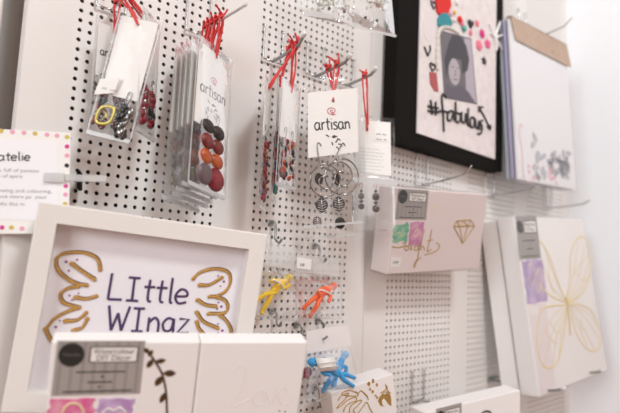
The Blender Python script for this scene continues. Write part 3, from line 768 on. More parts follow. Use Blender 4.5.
# clear clip arm that grips the sign
a = fS(60, 178)
sc_clip = thing('sign_clip', Ms @ Matrix.Translation((a[0], 0, a[1])), 'clear plastic clip arm gripping the right edge of the dotted shop card', 'clip')
MB().bbox(-13, 4, -3, -.6, -4.5, 4.5, 1).build('front_jaw', CLIP, sc_clip)
MB().bbox(4, 40, -2, 1.5, -3, 3.5, 1).build('arm', CLIP, sc_clip)
MB().bbox(13.5, 17, 1.6, 22, -9, 8, 1).build('rear_jaw', BLACK, sc_clip)

# ------------------------------------------------------------------ cellophane bags
def bag_mesh(w_, h_, th, seed, nx=10, nz=16, amp=1.2, open_top=False, fold=0):
    "closed flat pouch: front and back skins, wrinkled, meeting at the edges; x centred, hanging down from z=0"
    rd = Vector((seed*3.7, seed*1.3, 0)); vs = []; fs = []
    for side in (-1, 1):
        o = len(vs)
        for j in range(nz+1):
            for i in range(nx+1):
                u, v = i/nx, j/nz
                bul = math.sqrt(max(0, min(1, 4*u*(1-u)*1.6))) * math.sqrt(max(0, min(1, 4*v*(1-v)*2)))
                p = Vector((u*w_*.05, v*h_*.05, side*2)) + rd
                wr = noise.noise(p) * amp * 1.0 + noise.noise(p*2.7) * amp*.5
                x = (u-.5)*w_; z = -v*h_ + (noise.noise(Vector((u*2+seed, v*3, 5)))*1.2 if 0 < v else 0)
                vs.append((x, side*(th/2)*bul + wr*bul, z))
        for j in range(nz):
            for i in range(nx):
                a = o + j*(nx+1)+i; fs.append((a, a+1, a+nx+2, a+nx+1))
    return MB().add(vs, fs)
def cord_loops(parent, pts_list, r=1.15):
    for P in pts_list:
        Pn = smooth_path(P, 7); mb = MB()
        n = len(Pn); mb.tube(Pn, [r*(1+.18*math.sin(i*1.7)) for i in range(n)], 7)
        mb.build('red_cord', RED, parent, True)
def tie(hole, arm, tail=14, seed=0, r=1.0):
    "a doubled cord from the card hole up over the hook arm, knotted with loose ends (all local)"
    rd = random.Random(seed); h = Vector(hole); a = Vector(arm); j = lambda s: Vector((rd.uniform(-s, s), rd.uniform(-s, s), rd.uniform(-s, s)))
    k = a + Vector((0, 0, 2.5))
    L1 = [h + Vector((0, 1.0, 0)), h*.6+a*.4 + Vector((2.2, 1.5, 0))+j(1), a + Vector((3, 0, -4))+j(1), k + Vector((1.5, 0, 1))]
    L2 = [h + Vector((0, -1.5, 0)), h*.5+a*.5 + Vector((-2, -1.5, 0))+j(1), a + Vector((-3, -1, -3))+j(1), k + Vector((-1, 0, 1.5)), k + Vector((3, -1, 0)), k + Vector((0, 1, -2))]
    T1 = [k, k + Vector((-tail*.35, -2, tail*.15))+j(1.5), k + Vector((-tail*.8, -3, tail*.45))+j(2.5)]
    T2 = [k, k + Vector((tail*.2, -2, tail*.3))+j(1.5), k + Vector((tail*.35, -2, tail*.85))+j(2.5)]
    K = [k + Vector((4*math.cos(q*1.3), 3*math.sin(q*1.3+.6)-1, 3.6*math.sin(q*1.9))) for q in range(12)]
    L3 = [h*.9+a*.1 + Vector((1, -1.2, 0)), h*.45+a*.55 + Vector((.5, -2.5, 0))+j(1.5), a + Vector((1.5, -3, -3)), k + Vector((0,-2,0))]
    return [L1, L2, L3, T1, T2, K]
def logo(parent, cx, cz, wd, y=-.55, full=True):
    "spiral, artisan, little leaf mark"
    sp = MB(); RDI = mat('crimson_ink', (.50,.05,.10), .6)
    pts = [(cx + wd*.0 + (.5+a*.95)*wd*.0105*math.cos(a)*1.3, y, cz + wd*.50 + (.5+a*.95)*wd*.0095*math.sin(a)) for a in [k*.4 for k in range(30)]]
    sp.tube(pts, wd*.012, 5, flat=.4)
    sp.plate([(cx-wd*.02, cz+wd*.44), (cx+wd*.045, cz+wd*.43), (cx+wd*.05, cz+wd*.38), (cx-wd*.01, cz+wd*.39)], y, y+.2)
    sp.build('spiral_mark', RDI, parent)
    mb = MB(); write(mb, 'artisan', (cx-wd*.5, cz), (cx+wd*.5, cz+wd*.03), wd*.19, wd*.019, y=y, flat=.4)
    mb.build('artisan_lettering', INK, parent)
    if full:
        mb = MB(); z0 = cz-wd*.2
        for dx, dz, l, a in ((0,0,.11,.3),(.1,-.03,.10,-.5),(-.12,.02,.10,2.6),(.05,-.13,.1,.9),(.12,-.17,.1,-.2),(-.03,-.2,.09,1.9),(.06,-.24,.1,-.8),(.16,-.24,.07,.2)):
            mb.tube([(cx+wd*dx, y, z0+wd*dz), (cx+wd*(dx+l*.5*math.cos(a))+.2, y, z0+wd*(dz+l*.5*math.sin(a))+.3), (cx+wd*(dx+l*math.cos(a)), y, z0+wd*(dz+l*math.sin(a)))], wd*.017, 5, flat=.4)
        mb.plate([(cx-wd*.06, z0+wd*.02), (cx+wd*.02, z0+wd*.07), (cx+wd*.1, z0+wd*.03), (cx+.3, z0-wd*.02)], y, y+.2)
        mb.build('sprig_mark', INK, parent)

def hook_arm_local(M, Mhk, L, tip, d):
    "point on a hook arm d mm from the wall, expressed in the pack's local frame"
    k = min(1, d/L); z = tip*(k*.35/.8 if k < .8 else .35 + (k-.8)/.2*.65)
    return M.inverted() @ (Mhk @ Vector((0, -d, z+1.6)))

def bead_drop(parent, x, y, z, specs, sub='bead', hookh=12, hm=SILVER, name='earring'):
    "one earring: ear wire at top, then beads going down. specs = [(gap, rx, rz, material)]"
    mb = MB(); zz = z
    mb.tube(smooth_path([(x-2.5, y, z+hookh*.3), (x-2.4, y, z+hookh*.85), (x, y, z+hookh), (x+1.8, y, z+hookh*.7), (x, y, z)], 5), .55, 6)
    tot = sum(g + 2*rz for g, rx, rz, m in specs)
    mb.tube([(x, y, z), (x, y, z-tot*.92)], .4, 5)
    e = mb.build(name, hm, parent, True)
    for g, rx, rz, m in specs:
        zz -= g + rz; MB().ball((x, y, zz), (rx, min(rx*.6, BEAD_MAX) if rx > 5 else min(rx*.9, BEAD_MAX), rz), 14, 10).build(sub, m, e, True); zz -= rz
    return e
BR = mat('dark_red_bead', (.20,.006,.016), .3, coat=.1); BK = mat('black_bead', (.012,.012,.013), .25, coat=.2)
BO = mat('orange_bead', (.46,.095,.015), .4, col2=(.30,.04,.008), cscale=300); BRU = mat('rust_bead', (.20,.018,.010), .4, col2=(.11,.012,.010), cscale=300)
BCR = mat('crimson_bead', (.26,.006,.012), .4, col2=(.13,.004,.010), cscale=250); BG = mat('charcoal_bead', (.022,.018,.018), .45, spec=.25, col2=(.06,.045,.04), cscale=300)
BM = mat('mauve_grey_bead', (.12,.075,.08), .4); BT = mat('teal_stone_bead', (.05,.20,.19), .4); BC = mat('cream_bead', (.36,.24,.13), .4)
BB = mat('bronze_bead', (.06,.03,.025), .22, .5); BGR = mat('olive_bead', (.16,.13,.04), .4)

BEAD_MAX = 5.0
def cluster_drop(parent, x, y, z, length, wd, ms, seed, n=30):
    "an earring of many small beads and chips bunched round a chain"
    rr = random.Random(seed); mb = MB()
    mb.tube(smooth_path([(x-2.5, y, z+4), (x-2.4, y, z+9), (x, y, z+11), (x+1.8, y, z+8), (x, y, z)], 5), .55, 6)
    mb.tube([(x, y, z), (x, y, z-length)], .4, 5)
    e = mb.build('earring', SILVER, parent, True)
    for i in range(n):
        t = (i+.5)/n; r = rr.uniform(2.0, 3.7); rz = r*rr.uniform(.8, 1.9)
        MB().ball((x+rr.uniform(-wd, wd), y+rr.uniform(-1.2, 1.2), z-3-t*(length-4)), (r, min(r, 2.4), rz), 10, 7, Matrix.Rotation(rr.uniform(-.7, .7), 3, 'Y')).build('bead', rr.choice(ms), e, True)
    return e
# ---- spiral hoop pack (front, centre)
Ma = frame_matrix((285, -58, -34), -24, -7, 4)
def anchor(M, px, py): return onp(M, px, py)
aw = thing('earring_pack', Ma, 'bagged silver spiral hoop earrings with leaf drops on a white artisan card', 'earrings', 'earring packs')
tlq = Q(Ma, (307.6, 92.7), (357.4, 87.8), (358, 152), (308, 158))
MB().plate(tlq, -.4, .4).build('card', CARD, aw); card_a = aw.children[0]
cxm = sum(p[0] for p in tlq)/4; lw_ = tlq[1][0]-tlq[0][0]
cc = onp(Ma, 333, 130); logo(card_a, cc[0], cc[1], lw_*.72)
hole = onp(Ma, 333, 101)
MB().plate(circ(hole[0], hole[1], 2.3, n=14), -.5, -.41).build('punched_hole', mat('hole_shadow_grey', (.30,.22,.20), .8), card_a)
bq = Q(Ma, (303, 80), (361, 75), (362, 224), (303, 229)); bw = bq[1][0]-bq[0][0]; bh = bq[0][1]-bq[3][1]
bag = bag_mesh(bw, bh, 9, 1); bag.v = [(x+(bq[0][0]+bq[1][0])/2, y, z+(bq[0][1]+bq[1][1])/2) for x, y, z in bag.v]
bag.build('bag', BAG, aw, True, recalc=False)
hm = Q(Ma, (303, 225.5), (362, 221), (362, 223), (303, 228.5)); MB().plate(hm, -5.2, -4.9).build('bag_hem', FOLD, aw)
armp = hook_arm_local(Ma, MBk, 72, 12, 46)
cord_loops(aw, tie((hole[0], 0, hole[1]), armp, 15, 3))
# two spiral hoops
for (cx, cy, rpx, sgn) in ((324.3, 181, 15.5, 1), (341, 177, 17.0, 1)):
    c = onp(Ma, cx, cy); e = onp(Ma, cx+rpx, cy); r0 = abs(e[0]-c[0]) * .98
    mb = MB(); pts = []
    n = 90
    for i in range(n):
        t = i/(n-1); a = math.radians(110) - t*math.radians(360*2.1)
        rr = r0*(1.04 - .10*min(t*2.1, 1) - .68*max(0, (t*2.1-1)/1.1)**.6); pts.append((c[0]+rr*math.cos(a)+(r0*.14*t if cx > 330 else -r0*.14*t)*0, -2.4 + .8*t, c[1]+rr*math.sin(a)))
    a0 = pts[0]
    mb.tube(pts, .95, 7)
    tp = onp(Ma, cx-1 if cx < 330 else cx+2, cy-rpx-2)
    th_ = onp(Ma, (319 if cx < 330 else 343), 143)
    tb = onp(Ma, (320 if cx < 330 else 337), cy-rpx+1)
    mb.tube(smooth_path([(tb[0], -2.4, tb[1]), (tb[0]-1.5, -2, tb[1]+6), (th_[0]-3, -1.6, th_[1]-3), (th_[0], -1.2, th_[1]), (th_[0]+2.5, -1, th_[1]-4)], 5), .6, 6)
    hp = mb.build('spiral_hoop', SILVER, aw, True)
def leafbead(px, py, w_, h_, m, vein=True, name='leaf_drop', y=-1.0):
    c = onp(Ma, px, py); mb = MB(); pts = []
    for s in (1, -1):
        for k in range(10):
            t = k/10 if s == 1 else 1-k/10
            pts.append((c[0]+s*w_*.5*math.sin(math.pi*t)**.7, c[1]+h_*.5-h_*t))
    mb.plate(pts, y-.7, y+.7); lf_ = mb.build(name, m, aw)
    if vein:
        mb = MB(); mb.tube([(c[0], y-.8, c[1]+h_*.45), (c[0], y-.8, c[1]-h_*.42)], .45, 5)
        for k in range(5):
            z = c[1]+h_*(.3-.15*k)
            for s in (-1, 1): mb.tube([(c[0], y-.8, z-h_*.08), (c[0]+s*w_*.36, y-.8, z+h_*.03)], .42, 5)
        mb.build('leaf_vein', mat('pale_silver', (.75, .73, .72), .3, .8), lf_, True)
leafbead(319, 179, 11, 16, BG, False, 'dark_disc', .5); leafbead(337, 179, 11, 16, BG, False, 'dark_disc', .5)
leafbead(321.5, 205, 16, 20, BG); leafbead(338.5, 204, 16, 20, BG)
leafbead(317, 222, 11, 15, BM, True); 
c = onp(Ma, 340, 223); MB().ball((c[0], -.5, c[1]), (7, 2.2, 7.5), 16, 10).build('round_drop', BG, aw, True)

# ---- second hoop pack right behind it
Ma2 = frame_matrix((285, -38, -42), -22, -7, 4)
a2 = thing('earring_pack', Ma2, 'clear earring bag showing only its white hem below the spiral hoop pack', 'earrings', 'earring packs')
bq = Q(Ma2, (304, 86), (361, 82), (362, 236), (304, 241)); bw = bq[1][0]-bq[0][0]; bh = bq[0][1]-bq[3][1]
bag = bag_mesh(bw, bh, 6, 2); bag.v = [(x+(bq[0][0]+bq[1][0])/2, y, z+(bq[0][1]+bq[1][1])/2) for x, y, z in bag.v]
bag.build('bag', BAG, a2, True, recalc=False)
MB().plate(Q(Ma2, (304, 237), (360, 232.5), (361, 235), (304, 240)), -3.4, -3.1).build('bag_hem', FOLD, a2)
q2 = Q(Ma2, (311, 100), (359, 94), (359, 150), (311, 156)); MB().plate(q2, -.4, .4).build('card', CARD, a2)
hole2 = ((q2[0][0]+q2[1][0])/2, q2[0][1]-6); cord_loops(a2, tie((hole2[0], 0, hole2[1]), hook_arm_local(Ma2, MBk, 72, 12, 30), 9, 8))


# ---- info-card pack and the bronze bead pack on the next hook
Mi = frame_matrix((372, -56, -40), -28, 0, -6)
ip = thing('earring_pack', Mi, 'clear bag with a white printed text card and handwritten sticker, beside the black frame', 'earrings', 'earring packs')
iq = Q(Mi, (354, 120), (390.5, 122.5), (391, 176), (354, 172)); MB().plate(iq, -.4, .4).build('card', CARD, ip); icard = ip.children[0]
for k in range(8):
    p = onp(Mi, 358.5, 148+k*3.4); scribble('body_text', p, (30, 34, 31, 33, 28, 34, 31, 22)[k], 1.5, GREYINK, icard, -.5, .22, k)
sq = Q(Mi, (374, 129), (389, 131), (389, 142.5), (374, 141)); MB().plate(sq, -1.0, -.5).build('price_sticker', CARD, ip); stk = [c for c in ip.children if c.name.startswith('price_sticker')][0]
p = onp(Mi, 376.3, 134.2); scribble('sticker_text', p, 15, 2.4, INK, stk, -1.1, .4, 3); p = onp(Mi, 376.3, 139.4); scribble('sticker_text', p, 16, 2.4, INK, stk, -1.1, .4, 5)
bq = Q(Mi, (350, 114), (394.5, 118), (395, 182), (350, 178)); bw = bq[1][0]-bq[0][0]; bh = bq[0][1]-bq[3][1]
bag = bag_mesh(bw, bh, 6, 4); bag.v = [(x+(bq[0][0]+bq[1][0])/2, y, z+(bq[0][1]+bq[1][1])/2) for x, y, z in bag.v]
bag.build('bag', BAG, ip, True, recalc=False)
hp_ = onp(Mi, 367, 131); cord_loops(ip, tie((hp_[0], -1.2, hp_[1]), hook_arm_local(Mi, MCk, 62, 12, 40), 12, 5))

Mj = frame_matrix((372, -72, -128), -26, -1, -3)
jp = thing('earring_pack', Mj, 'small clear bag with a pair of bronze bead earrings left of the white diamond canvas', 'earrings', 'earring packs')
bq = Q(Mj, (352, 177.5), (394.5, 180.5), (394, 234), (352, 230)); bw = bq[1][0]-bq[0][0]; bh = bq[0][1]-bq[3][1]
bag = bag_mesh(bw, bh, 9, 6, amp=2.0); bag.v = [(x+(bq[0][0]+bq[1][0])/2, y, z+(bq[0][1]+bq[1][1])/2) for x, y, z in bag.v]
bag.build('bag', film('crinkled_bag', haze=.12, gloss=.8, bump=1.4, bscale=80), jp, True, recalc=False)
MB().plate(Q(Mj, (353, 177.5), (394.5, 180.5), (394.5, 187), (353, 183)), -4.3, -4.0).build('bag_hem', FOLD, jp)
for px_, s_ in ((361, .8), (375.5, 1)):
    c = onp(Mj, px_, 189); bead_drop(jp, c[0], -1, c[1], [(1, 2.2, 2, BB), (.5, 5.2*s_, 5.2*s_, BB), (.5, 3, 2.2, SILVER if False else BB), (.5, 5.2*s_, 5.0*s_, BB)], hookh=7, hm=mat('copper_wire', (.55,.22,.10), .3, 1))

# ---- generic edge-on packs for the three left-hand hooks
def hanging_pack(M, w_, h_, cardh, label, drops, hk, seed, milky=False, do_logo=True, tail=12, card_m=CARD, cordr=1.0, extra_cord=()):
    t = thing('earring_pack', M, label, 'earrings', 'earring packs')
    bag = bag_mesh(w_+6, h_, 3.5 if milky else 6, seed, amp=.7 if milky else 1.2); bag.v = [(x, y, z+8) for x, y, z in bag.v]
    bag.build('bag', BAGW if milky else BAG, t, True, recalc=False)
    MB().plate([(-w_/2-3, -h_+13), (w_/2+3, -h_+13), (w_/2+3, -h_+9), (-w_/2-3, -h_+9)], -1.6, -1.3).build('bag_hem', FOLD, t)
    cd_ = MB().plate([(-w_/2, 0), (w_/2, 0), (w_/2, -cardh), (-w_/2, -cardh)], -.4, .4).build('card', card_m, t)
    if do_logo: logo(cd_, 0, -cardh*.6, w_*.8)
    for dd in drops:
        if len(dd) == 3: bead_drop(t, dd[0], -1.4, dd[1], dd[2])
        else: cluster_drop(t, dd[0], -1.4, dd[1], dd[2], dd[3], dd[4], dd[5])
    for s_ in ((-1, 1) if not milky else ()): MB().plate([(s_*(w_/2+3.4), 6), (s_*(w_/2+1.9), 6), (s_*(w_/2+1.9), -h_+10), (s_*(w_/2+3.4), -h_+10)], -.5, -.2).build('bag_edge_glint', EDGE_GLINT, t)  # pale strips added as the highlight along both bag edges
    if hk:
        Mhk, L, tip, d = hk; arm = hook_arm_local(M, Mhk, L, tip, d)
        cord_loops(t, tie((0, 0, -6), arm, tail, seed, cordr))
    return t
rd = random.Random(11)
# group 2 : orange / red drops, front one faces us
M2 = frame_matrix((0, 0, 0), 20, 8.3, -7.2); 
p0 = Vector((100.2, -60, -28)); 
M2 = Matrix.Translation(p0) @ frame_matrix((0,0,0), 20, 8.3, -7.2) @ Matrix.Translation((26, 0, 0))
dr = [(-8, -80, [(1, 10, 8, BG), (-1, 10, 9, BRU), (-1, 9.5, 8.5, BO), (-2, 12, 11.5, BM)]), (9, -82, [(0, 10, 8, BG), (-1, 10, 8.5, BRU), (-1, 10, 8.5, BO), (-2, 13.5, 12.5, BCR)])]
hanging_pack(M2, 52, 166, 90, 'frontmost bagged pack of the stack, with charcoal, rust, orange and crimson drops', dr, (MDk, 102, 0, 52), 21, tail=16, cordr=1.1)
BEAD_MAX = 1.8
labs = ['pack right behind the orange and crimson bead pack, second in its stack', 'third pack in the stack with the orange and crimson beads', 'fourth pack in the stack with the orange and crimson beads', 'rearmost pack of the orange bead stack, nearest the perforated wall']
for k in range(4):
    Mk_ = Matrix.Translation(p0 + Vector((-3.0 - 1.0*k, 11.0 + 9.5*k, 1.5 - 1.5*k))) @ frame_matrix((0,0,0), 20, 7.6 + rd.uniform(-1.5, 1.5), -6.8) @ Matrix.Translation((26, 0, 0))
    bmx = [BRU, BGR, BM, BO][k]
    dr = [(-8, -92+rd.uniform(-3, 3), [(1, 7, 8, bmx), (2, 8, 9, BM), (2, 7, 9, BGR)]), (8, -92+rd.uniform(-3, 3), [(1, 7, 8, bmx), (2, 8, 9, BG), (2, 7, 9, BRU)])]
    hanging_pack(Mk_, 50, 166+k*3, 92, labs[k], dr, (MDk, 102, 0, 42-8*k), 31+k, milky=True, do_logo=False, tail=10)
BEAD_MAX = 4.0
# group 1 : three packs, top left
g1 = at(99, 22, 24); M1 = Matrix.Translation(g1) @ frame_matrix((0, 0, 0), 10, -2, 2) @ Matrix.Translation((16, 0, 0))
dr = [(-9, -60, 42, 5, [BR, BK, BR, BK, SILVER], 71), (9, -60, 42, 5, [BR, BK, BR, BK, SILVER], 72)]
p1 = hanging_pack(M1, 32, 122, 52, 'left-hand pack on the top left hook, black and dark red beads below an artisan card', dr, (MFk, 95, 6, 18), 41, tail=10)
g1 = at(121, 15, 44); M1b = Matrix.Translation(g1) @ frame_matrix((0, 0, 0), -40, 11, 2) @ Matrix.Translation((19, 0, 0))
GS = mat('brassy_pendant', (.55,.46,.12), .35, .7)
t = hanging_pack(M1b, 36, 128, 78, 'tilted pack with a square brassy pendant, in front on the top left hook', [(10, -82, 34, 5, [BK, BG, BK, SILVER], 73)], (MFk, 95, 6, 36), 42, do_logo=False, tail=14)
mb = MB(); sqr = [(-13,-92),(-1,-90),(-2,-104),(-14,-106)]
mb.tube(smooth_path([(x, -2, z) for x, z in sqr], 4, True), 1.6, 7, closed=True); mb.tube([(-9,-2,-95),(-5,-2,-99),(-9,-2,-101)], 1.2, 6); mb.build('square_pendant', GS, t, True)
stt = MB().plate([(-20,-66),(-2,-60),(-4,-76),(-22,-82)], -4.6, -4.3).build('price_sticker', CARD, t)
scribble('sticker_text', (-16, -74), 9, 2.6, GREYINK, stt, -4.7, .35, 6)
g1 = at(144, 14, 50)
M1c = Matrix.Translation(g1) @ frame_matrix((0, 0, 0), 40, 4, -3) @ Matrix.Translation((17, 0, 0))
hanging_pack(M1c, 34, 128, 66, 'right-hand pack on the top left hook with dark red bead strings', [(-8, -70, 38, 3.5, [BR, BR, BCR, SILVER], 74), (8, -70, 38, 3.5, [BR, BR, BK, BCR], 75)], (MFk, 95, 6, 44), 43, milky=True, do_logo=False, tail=12)
# group 3 : narrow edge-on packs on hook A
spots = [((268, 84), 48, 46, 'left edge-on pack on the second hook with rust and cream beads', [BRU, BM, BCR], True),
         ((279, 82), 34, 47, 'middle edge-on pack on the second hook with teal and black beads', [BT, BK, BCR], True),
         ((291, 88), 44, 16, 'right-hand pack on the second hook showing grey print and peach beads', [BO, BM, BG], False)]
for k, ((px_, py_), d, yw, lab, bs, milk) in enumerate(spots):
    g = at(px_, py_, d)
    Mg = frame_matrix((g.x, -d, g.z), yw, 1, 0)
    dr = [(-7, -62, 74 if k < 2 else 50, 4.5, bs + [BRU, BK, BCR, BCR], 80+k), (7, -64, 72 if k < 2 else 48, 4.5, bs + [BRU, BK, BCR, BC], 90+k)]
    hanging_pack(Mg, 34, 156 if k < 2 else 132, 64, lab, dr, (MAk, 66, 19, d), 51+k, milky=milk, do_logo=False, tail=15)

# ------------------------------------------------------------------ bag at the top edge
Mt = frame_matrix((330, -62, 60), -10, 3, 4)
tb = thing('earring_pack', Mt, 'clear bag of pale green beads cut off by the top edge', 'earrings', 'earring packs')
tq = Q(Mt, (293, -45), (388, -45), (395, 36), (301, 15)); f = quad_map(tq)
nx, nz = 18, 14; vs = []; fs = []
for side in (-1, 1):
    o = len(vs)
    for j in range(nz+1):
        for i in range(nx+1):
            u, v = i/nx, j/nz; x, z = f(u, v); b = math.sqrt(min(1, 4*u*(1-u)*1.5))*math.sqrt(min(1, 4*v*(1-v)*2))
            vs.append((x, side*5*b + b*(noise.noise(Vector((u*5, v*6, side)))*5), z))
    for j in range(nz):
        for i in range(nx): a = o+j*(nx+1)+i; fs.append((a, a+1, a+nx+2, a+nx+1))
MB().add(vs, fs).build('bag', MATS['crinkled_bag'], tb, True, recalc=False)
MB().plate(Q(Mt, (301, 11), (328, 15), (334, 21), (301.5, 17)), -6, -5.7).build('bag_hem', FOLD, tb)
MB().plate(Q(Mt, (331, 10), (335, 10), (336, 20), (330, 20)), -6.3, -6).build('bag_crease', FOLD, tb)
MB().plate(Q(Mt, (340, 24), (394.5, 36), (393.5, 38.5), (345, 27)), -5, -4.7).build('bag_hem', FOLD, tb)
GRB = mat('pale_green_bead', (.42,.45,.36), .3, col2=(.62,.62,.55), cscale=300)
for k in range(2):
    x0, x1 = ((318, 347), (362, 382))[k]; mb = MB(); rr = random.Random(60+k)
    for i in range(46 if k == 0 else 30):
        x = rr.uniform(x0, x1); y = rr.uniform(-14, 11 if k == 0 else 8); c = onp(Mt, x, y); r = rr.uniform(1.1, 2.4); mb.ball((c[0], rr.uniform(-4, 2), c[1]), (r, r, r*1.2), 8, 6)
    mb.build('bead_cluster', GRB if k == 0 else mat('mixed_pale_bead', (.40,.33,.28), .35, col2=(.62,.55,.50), cscale=400), tb, True)
for x, y in ((328.5, 9), (343.5, 12), (364.5, 18), (376, 21)):
    c = onp(Mt, x, y); MB().ball((c[0], -2, c[1]), 2.1, 10, 8).build('black_bead', BK, tb, True)

# ------------------------------------------------------------------ toy parachute figures
def skinned(name, joints, edges, m, parent, root=0, org=Vector((0,0,0))):
    me = bpy.data.meshes.new(name)
    me.from_pydata([tuple((Vector(p)-org)*S) for p, r in joints], edges, [])
    o = bpy.data.objects.new(name, me); C.objects.link(o)
    o.modifiers.new('skin', 'SKIN'); 
    for i, (p, r) in enumerate(joints):
        sv = me.skin_vertices[0].data[i]; sv.radius = (r*S, r*S); sv.use_root = (i == root)
    sb = o.modifiers.new('sub', 'SUBSURF'); sb.levels = 2; sb.render_levels = 2
    dg = bpy.context.evaluated_depsgraph_get(); ev = o.evaluated_get(dg)
    nm = bpy.data.meshes.new_from_object(ev); bpy.data.objects.remove(o)
    for p in nm.polygons: p.use_smooth = True
    nm.materials.clear(); nm.materials.append(m)
    r_ = bpy.data.objects.new(name, nm); C.objects.link(r_); r_.parent = parent
    return r_
def figure(label, J, m, d, strap=None, chute=None, k=1.45):
    """J: pixel places of joints"""
    A = {n: at(p[0], p[1], d + (p[2] if len(p) > 2 else 0)) for n, p in J.items()}
    org = A['pelvis']
    t = thing('toy_figure', frame_matrix(org), label, 'toy', 'toy parachute figures')
    names = ['pelvis','chest','neck','head','crown','shL','elL','haL','shR','elR','haR','hiL','knL','anL','toL','hiR','knR','anR','toR']
    rad = dict(pelvis=3.3,chest=4.0,neck=2.0,head=3.3,crown=2.8,shL=2.3,elL=1.9,haL=1.8,shR=2.3,elR=1.9,haR=1.8,hiL=2.6,knL=2.2,anL=1.6,toL=1.8,hiR=2.6,knR=2.2,anR=1.6,toR=1.8)
    ed = [('pelvis','chest'),('chest','neck'),('neck','head'),('head','crown'),('chest','shL'),('shL','elL'),('elL','haL'),('chest','shR'),('shR','elR'),('elR','haR'),
          ('pelvis','hiL'),('hiL','knL'),('knL','anL'),('anL','toL'),('pelvis','hiR'),('hiR','knR'),('knR','anR'),('anR','toR')]
    up = (A['neck']-A['pelvis']).normalized(); hd = (A['head']-A['neck']).normalized()
    side = up.cross(Vector((0,1,0))).normalized()
    A['crown'] = A['head'] + hd*3.0
    A['shL'] = A['chest'] + up*2 + side*3.8; A['shR'] = A['chest'] + up*2 - side*3.8
    A['hiL'] = A['pelvis'] - up*2 + side*2.4; A['hiR'] = A['pelvis'] - up*2 - side*2.4
    for s in 'LR': A['to'+s] = A['an'+s] + Vector((1.5, -3, -1.0))
    idx = {n: i for i, n in enumerate(names)}
    skinned('body', [(A[n], rad[n]*k) for n in names], [(idx[a], idx[b]) for a, b in ed], m, t, 0, org)
    mb = MB(); h = A['head'] - org + hd*1.4; mb.ball(h + hd*1.0, (3.9*k, 3.9*k, 3.4*k), 14, 8); mb.tube([h - Vector((0,3.8,0))*.2 + side*3.9*k - hd*.2, h - Vector((0,4,0))*k, h - side*3.9*k - hd*.2], 1.0, 6)
    mb.build('helmet', m, t, True)
    if strap:
        pts = [at(x, y, d+dd) - org for x, y, dd in strap]
        MB().tube(smooth_path(pts, 6), 1.15, 7).build('strap', mat('white_plastic', (.85,.83,.80), .4), t, True)
    if chute:
        c = [at(x, y, d+7) - org for x, y in chute]; mb = MB()
        n = 8
        ax = (c[1]-c[0]); dn = (c[3]-c[0])
        cy_ = sum(q.y for q in c)/4
        for lift, k_ in ((0, 1.0), (1.6, .93), (-1.6, .93)):
            cen = (c[0]+c[1]+c[2]+c[3])/4
            mb.plate([((cen+(q-cen)*k_).x, (cen+(q-cen)*k_).z) for q in c], cy_-1.2+lift, cy_+1.2+lift)
        for q in (c[0]+dn*.36, c[0]+dn*.68): mb.tube([q+Vector((0,-2.6,0)), q+ax*.5+Vector((0,-3.2,.4)), q+ax+Vector((0,-2.6,0))], .8, 6)
        mb.build('folded_parachute', MATS.get('white_plastic') or mat('white_plastic', (.85,.83,.80), .4), t, True)
    return t
YL = mat('yellow_plastic', (.90,.60,.015), .35, sss=.15); OR = mat('orange_plastic', (.95,.13,.015), .35, sss=.15); BL = mat('blue_plastic', (.05,.36,.75), .35, sss=.15)
figure('yellow plastic toy figure lying diagonally in a clear bag by the white frame', dict(pelvis=(275,290),chest=(280,284),neck=(284.3,280.8),head=(287.5,278.6),elL=(270,281,3),haL=(276,281,5),elR=(286,289,4),haR=(290,283,5),knL=(269,300,2),anL=(261.5,313),knR=(265,294,4),anR=(256,301,2)), YL, 20, strap=[(270,281.5,1),(275,280.5,7),(281,284,8),(284,291,1)])
figure('orange plastic toy figure lying diagonally in a clear bag', dict(pelvis=(320.5,295),chest=(326,290.5),neck=(329.5,288.5),head=(332,286.8),elL=(318,291,4),haL=(321,296,6),elR=(331,297,4),haR=(328,303,5),knL=(311,301,2),anL=(302.5,308.5),knR=(317,306,4),anR=(309.5,316.5,2)), OR, 22, strap=[(316,291.5,1),(321,290,7),(327,292,8),(332,295.5,1)])
figure('blue plastic toy figure lying sideways with a folded white parachute, in front in the bag', dict(pelvis=(335,371.5),chest=(324,366.5),neck=(318,364),head=(313.5,362.5),elL=(324,358,4),haL=(331,361,5),elR=(322,373,4),haR=(331,375,5),knL=(346,374.5,4),anL=(353.5,377.5,2),knR=(344,380,5),anR=(352.5,385.5,4)), BL, 64, chute=[(316,358.5),(334,357),(336,370),(319.5,371.5)])
figure('second blue plastic toy figure, upside down behind the one with the white parachute', dict(pelvis=(334,376.5),chest=(339,366),neck=(342,360),head=(344,356),elL=(334,365,2),haL=(330,372,3),elR=(347,367,2),haR=(345,374,3),knL=(327,384,2),anL=(322,391.5),knR=(334,388,3),anR=(330,396,2)), BL, 46)
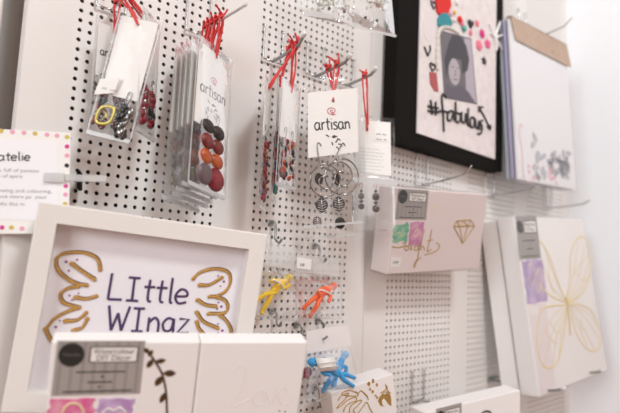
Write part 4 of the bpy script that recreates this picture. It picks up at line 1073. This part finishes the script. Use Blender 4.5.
def toy_bag(label, hq, bagq, d, seed, sticker=None, price=None, amp=2.0, headm=None):
    c = at((hq[0][0]+hq[1][0])/2, hq[0][1], d)
    M = frame_matrix((c.x, -d, c.z)); t = thing('toy_bag', M, label, 'bag', 'clear toy bags with white headers')
    mb = MB(); mb.plate(Q(M, *hq), -1, 0); hd_ = mb.build('header_card', headm or film('milky_header', haze=.42, gloss=.5, bump=.1), t)
    f = quad_map(Q(M, *bagq)); vs = []; fs = []; nx, nz = 14, 14
    for side, dep in ((-1, 17), (1, 10)):
        o = len(vs)
        for j in range(nz+1):
            for i in range(nx+1):
                u, v = i/nx, j/nz; x, z = f(u, v); b = math.sqrt(min(1, 4*u*(1-u)*1.3))*math.sqrt(min(1, (1-v)*4))*min(1, v*4)
                vs.append((x, side*dep*b*.8 + b*noise.noise(Vector((u*6+seed, v*6, side)))*amp, z))
        for j in range(nz):
            for i in range(nx): a = o+j*(nx+1)+i; fs.append((a, a+1, a+nx+2, a+nx+1))
    MB().add(vs, fs).build('bag', film('crisp_bag', haze=.03, gloss=.28, bump=.5, bscale=60), t, True, recalc=False)
    if sticker:
        MB().plate(Q(M, *sticker), -1.6, -1.1).build('price_sticker', CARD, t)
        p = Q(M, price)[0]; print_text('price_text', '3.00', p, 5.0, INK, t, -1.75)
    return t
toy_bag('clear bag with pale header around the yellow toy', [(267,243.5),(296,247),(294,270),(265,265)], [(265,266),(294,271),(296,322),(254,318)], 20, 1)
toy_bag('clear bag with pale header and 3.00 sticker around the orange toy', [(297,254),(338,258.5),(340,276),(294,271)], [(294,272),(340,277),(342,320),(296,318)], 22, 2, [(296.5,257),(310.5,259.5),(310,270),(296,268)], (298.5,266))
toy_bag('clear bag with a white header around the two blue toys', [(306,331),(347,325),(351.5,345),(306,354)], [(306,354),(351.5,346),(359,395),(305,404)], 52, 3, headm=mat('white_header_card', (.84,.80,.79), .45, coat=.3), amp=3)
# red item in a bag half hidden behind the front canvas
tg = at(309, 372, 24); M = frame_matrix((tg.x, -24, tg.z))
t = thing('toy_bag', M, 'small bag with a crimson item, half hidden behind the plain front canvas', 'bag')
MB().plate(Q(M, (300,352),(316,358),(317,378),(298,380)), -.5, .5).build('bag', film('crisp_bag'), t)
mb = MB(); mb.ball((-2, 2, -1), (9, 3, 7), 14, 8); mb.build('crimson_item', mat('crimson_plastic', (.42,.05,.09), .4), t, True)
